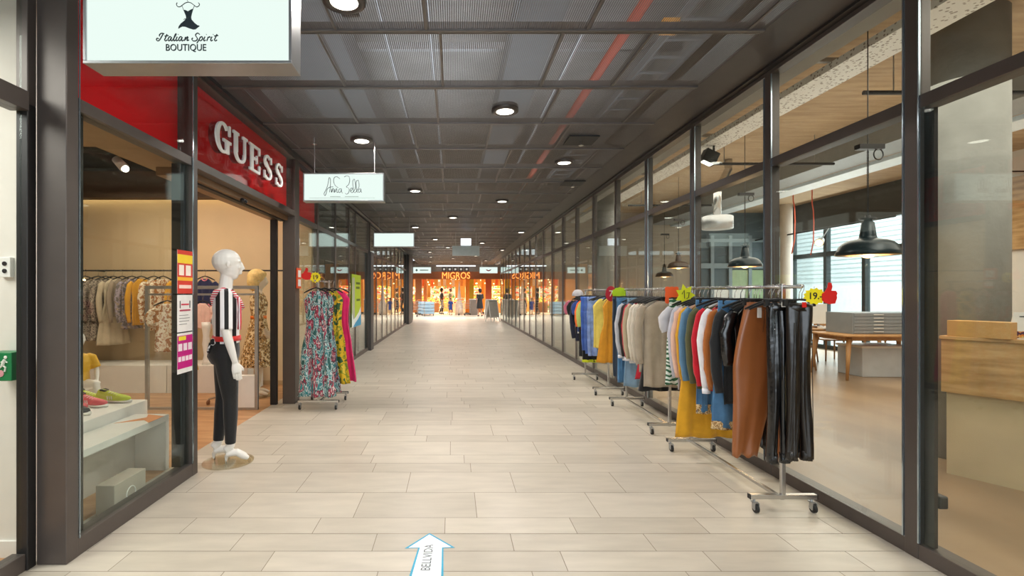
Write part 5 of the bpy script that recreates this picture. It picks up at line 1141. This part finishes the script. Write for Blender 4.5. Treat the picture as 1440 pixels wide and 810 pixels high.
MB().box(-.55, .8, -.3, .3, 0, .36).build('unit_body', mat('grey_steel_cabinet', srgb('#8b9095'), .5), t, bevel=.004)
for k in range(6):
    d = MB().box(-.53, .78, -.312, -.30, .012+.058*k, .062+.058*k).build('drawer', MATS['grey_steel_cabinet'], t, bevel=.002)
    for xx in (-.12, .42): MB().box(xx-.08, xx+.08, -.325, -.312, .035+.058*k, .047+.058*k).build('handle', 'white', d)
t = thing('white_crate', 'white storage box on the floor under the drawer unit table', 'box', (7.15, 8.75, 0)); MB().box(-.1, .75, -.3, .25, 0, .52).build('box_body', mat('pale_grey_box', srgb('#c9cdd2'), .5), t, bevel=.01)
MB().box(-.12, .77, -.32, .27, .5, .54).build('lid', 'white', t, bevel=.006)
for k, (x, y, a) in enumerate(((7.35, 9.6, 10), (7.9, 9.8, -15), (7.2, 9.95, 30))):
    t = thing('paper_stack', ['stack of papers on the window table', 'dark folder of papers on the window table', 'small stack of leaflets on the window table'][k], 'papers', (x, y, .75), R(a)); MB().box(-.15, .15, -.1, .1, 0, .03).build('sheets', ['white', 'frame2', 'wood'][k], t)
t = thing('monitor', 'white screen standing on the window table', 'screen', (7.35, 9.85, .78)); MB().box(-.16, .16, 0, .03, .05, .45).build('screen', 'white', t, bevel=.004); MB().box(-.08, .08, -.03, .08, 0, .012).box(-.02, .02, .01, .03, 0, .1).build('foot', 'steel', t)
# counter on the right
CR = -R(61.7)
t = thing('service_counter', 'plank-clad service counter before the concrete column, behind the nearest right pane', 'counter', (3.93, 3.95, 0), CR)
MB().box(0.02, 2.6, 0.04, .34, 0, .66).build('lower_panel', mat('plain_ply_panel', srgb('#ccb48e'), .5, var=.08, scale=3), t)
MB().box(0, 2.6, 0, .35, .66, 1.08).build('counter_front', 'planks', t); MB().box(-.01, 2.62, -.01, .36, 1.08, 1.107).build('counter_top', 'planks', t, bevel=.004)
t = thing('wooden_box', 'pale wooden box on the left end of the service counter', 'box', (3.95, 3.93, 1.107), CR-R(8)); MB().box(0, .36, 0.01, .16, 0, .125).build('box_body', mat('pale_ply', srgb('#c79c62'), .6, var=.1, scale=4), t, bevel=.003)
c_ = thing('menu_card', 'white card with a colourful lower picture on the counter', 'card', (4.135, 3.66, 1.107), R(-30)); t = c_
MB().prism([(0, 0), (.24, 0), (.24, .20), (.03, .20)], .008, facing((0, 0, 0), '-Y')).build('card', 'white', t)
MB().prism([(.01, .01), (.23, .01), (.23, .06), (.016, .06)], .002, facing((0, -.008, 0), '-Y')).build('printed_picture', ramp_mat('fruit_print', 'noise', 30, [(0, srgb('#4a2a4a')), (.45, srgb('#e08a2a')), (.52, srgb('#c9cf9a')), (.58, srgb('#8a3a2a'))], .6), t)
MB().box(.10, .13, -.011, -.008, .12, .145).build('printed_mark', 'black', t); MB().box(.06, .19, -.010, -.008, .165, .172).build('printed_text', 'frame2', t)
t = thing('wall_speaker', 'small dark loudspeaker on the pale café wall', 'loudspeaker', (9.0, 8.0, 3.30)); MB().box(0, .10, 0, .14, 0, .3).build('cabinet', 'black', t, bevel=.01); MB().cyl((.05, -.004, .1), (.05, 0, .1), .035, n=16).build('speaker_cone', 'frame2', t); MB().cyl((.1, .07, .15), (.7, .07, .15), .012, n=8).build('arm', 'black', t)

# ------------------------------------------------------------------ supermarket at the end of the hall
for a_, b_ in ((-12, -3.22), (3.42, 12)): tag(MB().box(a_, b_, 33, 33.2, 0, 3.45).build('wall_front', mat('warm_side_wall', srgb('#b98a62'), .7)), kind='structure')
ms = thing('supermarket_front', 'orange supermarket front with glowing name at the end of the hall', 'shopfront', (0, 33, 0))
MB().box(-3.2, 3.4, 0, .2, 2.38, 2.88).build('fascia', mat('terracotta_fascia', srgb('#a2603c'), .7), ms)
MB().box(-3.2, 3.4, -.02, .2, 2.88, 3.45).build('upper_fascia', mat('grey_fascia', srgb('#857a70'), .7), ms)
MB().text('MIGROS', .62, facing((.2, -.06, 2.60), '-Y'), .05, offset=0, sx=.85).build('lettering', emis('orange_glow', (1, .32, .07), 2.2), ms)
MB().box(-1.1, 1.5, -.5, -.3, 3.22, 3.28).build('light_bar', emis('white_bar', (.95, .95, 1), 2.0), ms)
for k in range(5):
    p = MB().box(-.75+k*.38, -.45+k*.38, -.06, -.02, 2.90, 3.18).build('icon_panel', mat('dark_icon_panel', srgb('#4a4440'), .5), ms)
    MB().box(-.66+k*.38, -.54+k*.38, -.07, -.06, 2.98, 3.10).build('icon', 'white', p)
sh_ = struct('wall_supermarket'); MB().box(-12, 12, 46, 46.2, 0, 4).build('back_wall', mat('orange_ochre_wall', srgb('#e8a24c'), .8), sh_)
MB().box(-12.2, -12, 31.3, 46, 0, 4).box(12, 12.2, 31.3, 46, 0, 4).build('side_wall', MATS['orange_ochre_wall'], sh_)
MB().box(-12, 12, 33.2, 46, 3.5, 3.6).build('ceiling_slab', mat('brown_store_ceiling', srgb('#8a6a50'), .8), sh_)
hl = MB().box(-12, -3, 26.4, 32.9, 3.4, 3.5).box(3, 12, 26.4, 32.9, 3.4, 3.5).box(-3, 3, 31.2, 32.9, 3.4, 3.5).build('ceiling', 'darkc'); tag(hl, kind='structure')
he = MB().box(-12.2, -12, 26.4, 31.3, 0, 3.4).box(12, 12.2, 26.4, 31.3, 0, 3.4).box(-8, XL-.3, 26.4, 26.5, 0, 3.3).box(4.5, 12, 26.4, 26.5, 0, 3.3).build('wall_hall', 'greywall'); tag(he, kind='structure')
hf = MB().box(-12, -8, 26.4, 31.3, -.1, 0).box(8, 12, 26.4, 31.3, -.1, 0).build('floor', MATS['supermarket_floor']); tag(hf, kind='structure')
for i, (x, y, r, c, lab) in enumerate(((-2.35, 33.6, .22, '#a8683a', 'brown square pillar at the left of the supermarket entrance'), (-1.95, 34.6, .12, '#c98a50', 'slim tan pillar beside the brown pillar'), (.98, 33.4, .13, '#f58a1e', 'bright orange pillar in the middle of the supermarket entrance'), (1.28, 34.4, .18, '#a8a428', 'olive green panel pillar right of the orange pillar'), (2.42, 33.5, .20, '#d05a28', 'red-orange pillar at the right of the supermarket entrance'), (2.05, 34.2, .1, '#f0b040', 'amber pillar between the olive and the red-orange pillars'))):
    t = thing('pillar', lab, 'pillar', (x, y, 0)); m = mat('pillar_'+c[1:], srgb(c), .6)
    MB().box(-r, r, -.15, .15, .12, 3.5).build('shaft', m, t, bevel=.02); MB().box(-r-.02, r+.02, -.17, .17, 0, .12).build('base', 'frame2', t)
for i, (x, y, w2, h2, c) in enumerate(((-.9, 44, 2.2, 2.0, '#fbf4e8'), (-3.4, 43, 1.8, 2.0, '#fbf4e8'), (1.8, 42, 1.5, 2.0, '#f6d9a0'), (4.2, 40, 2.0, 2.0, '#f6d9a0'), (-6.2, 40, 2.2, 2.0, '#f6d9a0'))):
    t = thing('shelf_unit', ['bright white wall shelf seen between the pillars', 'bright wall shelf at the far left of the supermarket', 'amber shelf behind the olive pillar', 'shelf at the far right of the supermarket', 'shelf at the outer left of the supermarket'][i], 'shelf', (x, y, 0))
    MB().box(-w2/2, w2/2, .3, .35, 0, h2).box(-w2/2, -w2/2+.04, 0, .35, 0, h2).box(w2/2-.04, w2/2, 0, .35, 0, h2).build('carcass', mat('shelf_'+c[1:], srgb(c), .5), t)
    for k in range(5): MB().box(-w2/2, w2/2, 0, .3, .1+k*.42, .13+k*.42).build('shelf', 'white', t)
    g = MB()
    for k in range(5):
        xx = -w2/2+.08
        while xx < w2/2-.15:
            ww_ = rnd.uniform(.08, .16); g.box(xx, xx+ww_, .05, .28, .13+k*.42, .13+k*.42+rnd.uniform(.16, .3)); xx += ww_+.02
    tag(g.build('packed_goods', ramp_mat('mixed_packaging', 'cells', 6, [(0, srgb('#d8402a')), (.2, srgb('#f2c23a')), (.4, srgb('#f4ede0')), (.6, srgb('#4a8a3a')), (.8, srgb('#e07a2a'))], .6), t), kind='stuff')
fruit = ramp_mat('mixed_fruit', 'cells', 9, [(0, srgb('#d83a2a')), (.25, srgb('#f0a01e')), (.45, srgb('#7aa82e')), (.65, srgb('#f2d23a')), (.85, srgb('#a8283a'))], .5)
for i, (x, y, c) in enumerate(((-2.6, 36.5, '#8a5a34'), (-1.5, 36.9, '#8a5a34'), (-.4, 38.5, '#c98a4a'), (.45, 35.6, '#e8d8c0'), (1.75, 36.8, '#8a5a34'), (3.0, 36.2, '#c98a4a'))):
    t = thing('fruit_stand', 'sloping fruit and vegetable stand in the supermarket, ' + ['leftmost', 'left of the dark-clothed shopper', 'behind the shoppers', 'beside the bright orange pillar', 'behind the black-clothed walker', 'rightmost'][i], 'fruit stand', (x, y, 0), group='fruit stands')
    m = mat('stand_'+c[1:], srgb(c), .6)
    MB().prism([(-.45, 0), (.45, 0), (.45, 1.05), (-.45, .7)], .9, Matrix.Translation((-.45, 0, 0)) @ Matrix(((0, 0, 1, 0), (1, 0, 0, 0), (0, 1, 0, 0), (0, 0, 0, 1)))).build('stand_body', m, t)
    g = MB()
    for k in range(70):
        u, v = rnd.uniform(-.4, .4), rnd.uniform(-.4, .4); g.ball((u, v, .90+.39*v+.02), .05, n=8)
    tag(g.build('fruit', fruit, t, True), kind='stuff')
# hanging warm bulbs
bx_ = sorted((-2.9+rnd.random()*6.2, 33.6+rnd.random()*3.5, 2.0+rnd.random()*.55) for _ in range(26))
for i, (x, y, z) in enumerate(bx_):
    if i == 0:
        t = thing('hanging_bulb', '', 'lamp', (x, y, z)); MB().ball((0, 0, 0), .045, n=10).build('bulb', 'bulb', t); MB().cyl((0, 0, .03), (0, 0, 1.1), .005, n=5).build('cord', 'black', t); pb = t
    else: t = copy_tree(pb); t.location = (x, y, z)
    tag(t, 'small warm bulb in the supermarket entrance, %s from the left' % ORD[i+1], 'lamp', 'warm bulbs above the supermarket entrance')
for i in range(12):
    t = thing('hanging_banner', 'small paper banner strip over the supermarket entrance, %s from the left' % ORD[i+1], 'banner', (-2.7+i*.52+rnd.random()*.2, 33.9+rnd.random(), 2.2), R(rnd.uniform(-25, 25)), 'paper banners over the entrance')
    a = rnd.choice((srgb('#f6e2c0'), srgb('#e8763a'), srgb('#d8a05a'))); MB().box(-.10, .10, -.004, .004, -.25, .35).build('banner_sheet', mat('banner_%d' % int(a[1]*100), a, .7), t)
# blue crates, carts, trolleys
for k in range(2):
    t = thing('blue_crate_stack', ['tall pale blue crate rack left in front of the supermarket', 'pale blue crate rack just behind the first one'][k], 'crate rack', (-1.62-k*.25, 31.6+k*.9, 0), group='blue crate racks')
    for j in range(4): MB().box(-.42, .42, -.28, .28, .10+j*.20, .10+j*.20+.17).build('crate', mat('pale_blue_plastic', srgb('#9dbcd2'), .5), t, bevel=.02)
    for sx in (-1, 1):
        for sy in (-1, 1): MB().cyl((sx*.36-.02, sy*.22, .045), (sx*.36+.02, sy*.22, .045), .045, n=12).build('wheel', 'rubber', t)
def cart(label, x, y, rz, c='#b9b4ae'):
    t = thing('shopping_cart', label, 'shopping cart', (x, y, 0), rz, 'shopping carts'); m = mat('cart_wire', srgb(c), .35, .7)
    mb = MB(); z0, z1 = .45, .95
    for k in range(9):
        f = -.42+k*.105; mb.tube([(f, -.24, z1), (f*.85, -.2, z0), (f*.85, .2, z0), (f, .24, z1)], .006, 5)
    for zz, ww_, ll in ((z0, .2, .36), (.62, .215, .38), (.78, .23, .40), (z1, .24, .42)): mb.tube([(-ll, -ww_, zz), (ll, -ww_, zz), (ll, ww_, zz), (-ll, ww_, zz), (-ll, -ww_, zz)], .007, 5)
    mb.build('basket', m, t)
    mb = MB()
    for s in (-1, 1): mb.tube([(.40, s*.2, .47), (.36, s*.22, .14), (-.38, s*.24, .12), (-.40, s*.2, .47)], .012, 6)
    mb.build('chassis', m, t)
    MB().tube([(-.42, -.24, .95), (-.52, -.24, 1.02), (-.52, .24, 1.02), (-.42, .24, .95)], .014, 8).build('handle', 'orange', t)
    for sx in (-1, 1):
        for sy in (-1, 1): MB().cyl((sx*.36, sy*.22-.012, .06), (sx*.36, sy*.22+.012, .06), .06, n=12).build('wheel', 'rubber', t)
cart('shopping cart nearest the far left post', -2.5, 29.3, R(70)); cart('shopping cart between the post and the blue crates', -2.0, 30.7, R(95)); cart('empty shopping cart beside the black-clothed walker', .75, 31.9, R(60)); cart('shopping cart behind the child in blue', -.5, 33.3, R(-80))
def aboard(label, x, y, rz):
    t = thing('a_frame_sign', label, 'pavement sign', (x, y, 0), rz, 'pavement signs'); m = mat('aframe_grey', srgb('#b9b3aa'), .6)
    for s in (-1, 1):
        T = Matrix.Translation((0, s*.22, 0)) @ Matrix.Rotation(s*R(12), 4, 'X')
        f = MB().box(-.30, -.26, -.015, .015, 0, 1.12, T).box(.26, .30, -.015, .015, 0, 1.12, T).box(-.3, .3, -.015, .015, 1.08, 1.12, T).box(-.3, .3, -.015, .015, .2, .24, T).build('frame', 'white', t)
        MB().box(-.26, .26, -.008, .008, .24, 1.08, T).build('board', m, f)
aboard('grey pavement sign at the end of the right glass wall', 2.02, 25.0, R(35)); aboard('second grey pavement sign behind the first, by the glass', 2.1, 27.4, R(-25))
t = thing('promotion_pyramid', 'tall pale pointed display with lights beside the orange pillar', 'display', (.42, 33.1, 0))
MB().lathe([(.28, 0), (.27, .6), (.14, 1.0), (.07, 1.7), (.02, 2.2), (0, 2.3)], n=18).build('display_body', mat('pale_pink_paper', srgb('#f8e6d6'), .7), t, True)
t = thing('checkout_desk', 'white information desk behind the black-clothed walker', 'desk', (1.35, 32.6, 0)); MB().box(-.25, .3, 0, .5, 0, 1.0).build('desk_body', mat('grey_brown_desk', srgb('#8a8078'), .6), t, bevel=.02); MB().box(-.28, .33, -.03, .53, 1.0, 1.05).build('desk_top', 'white', t)
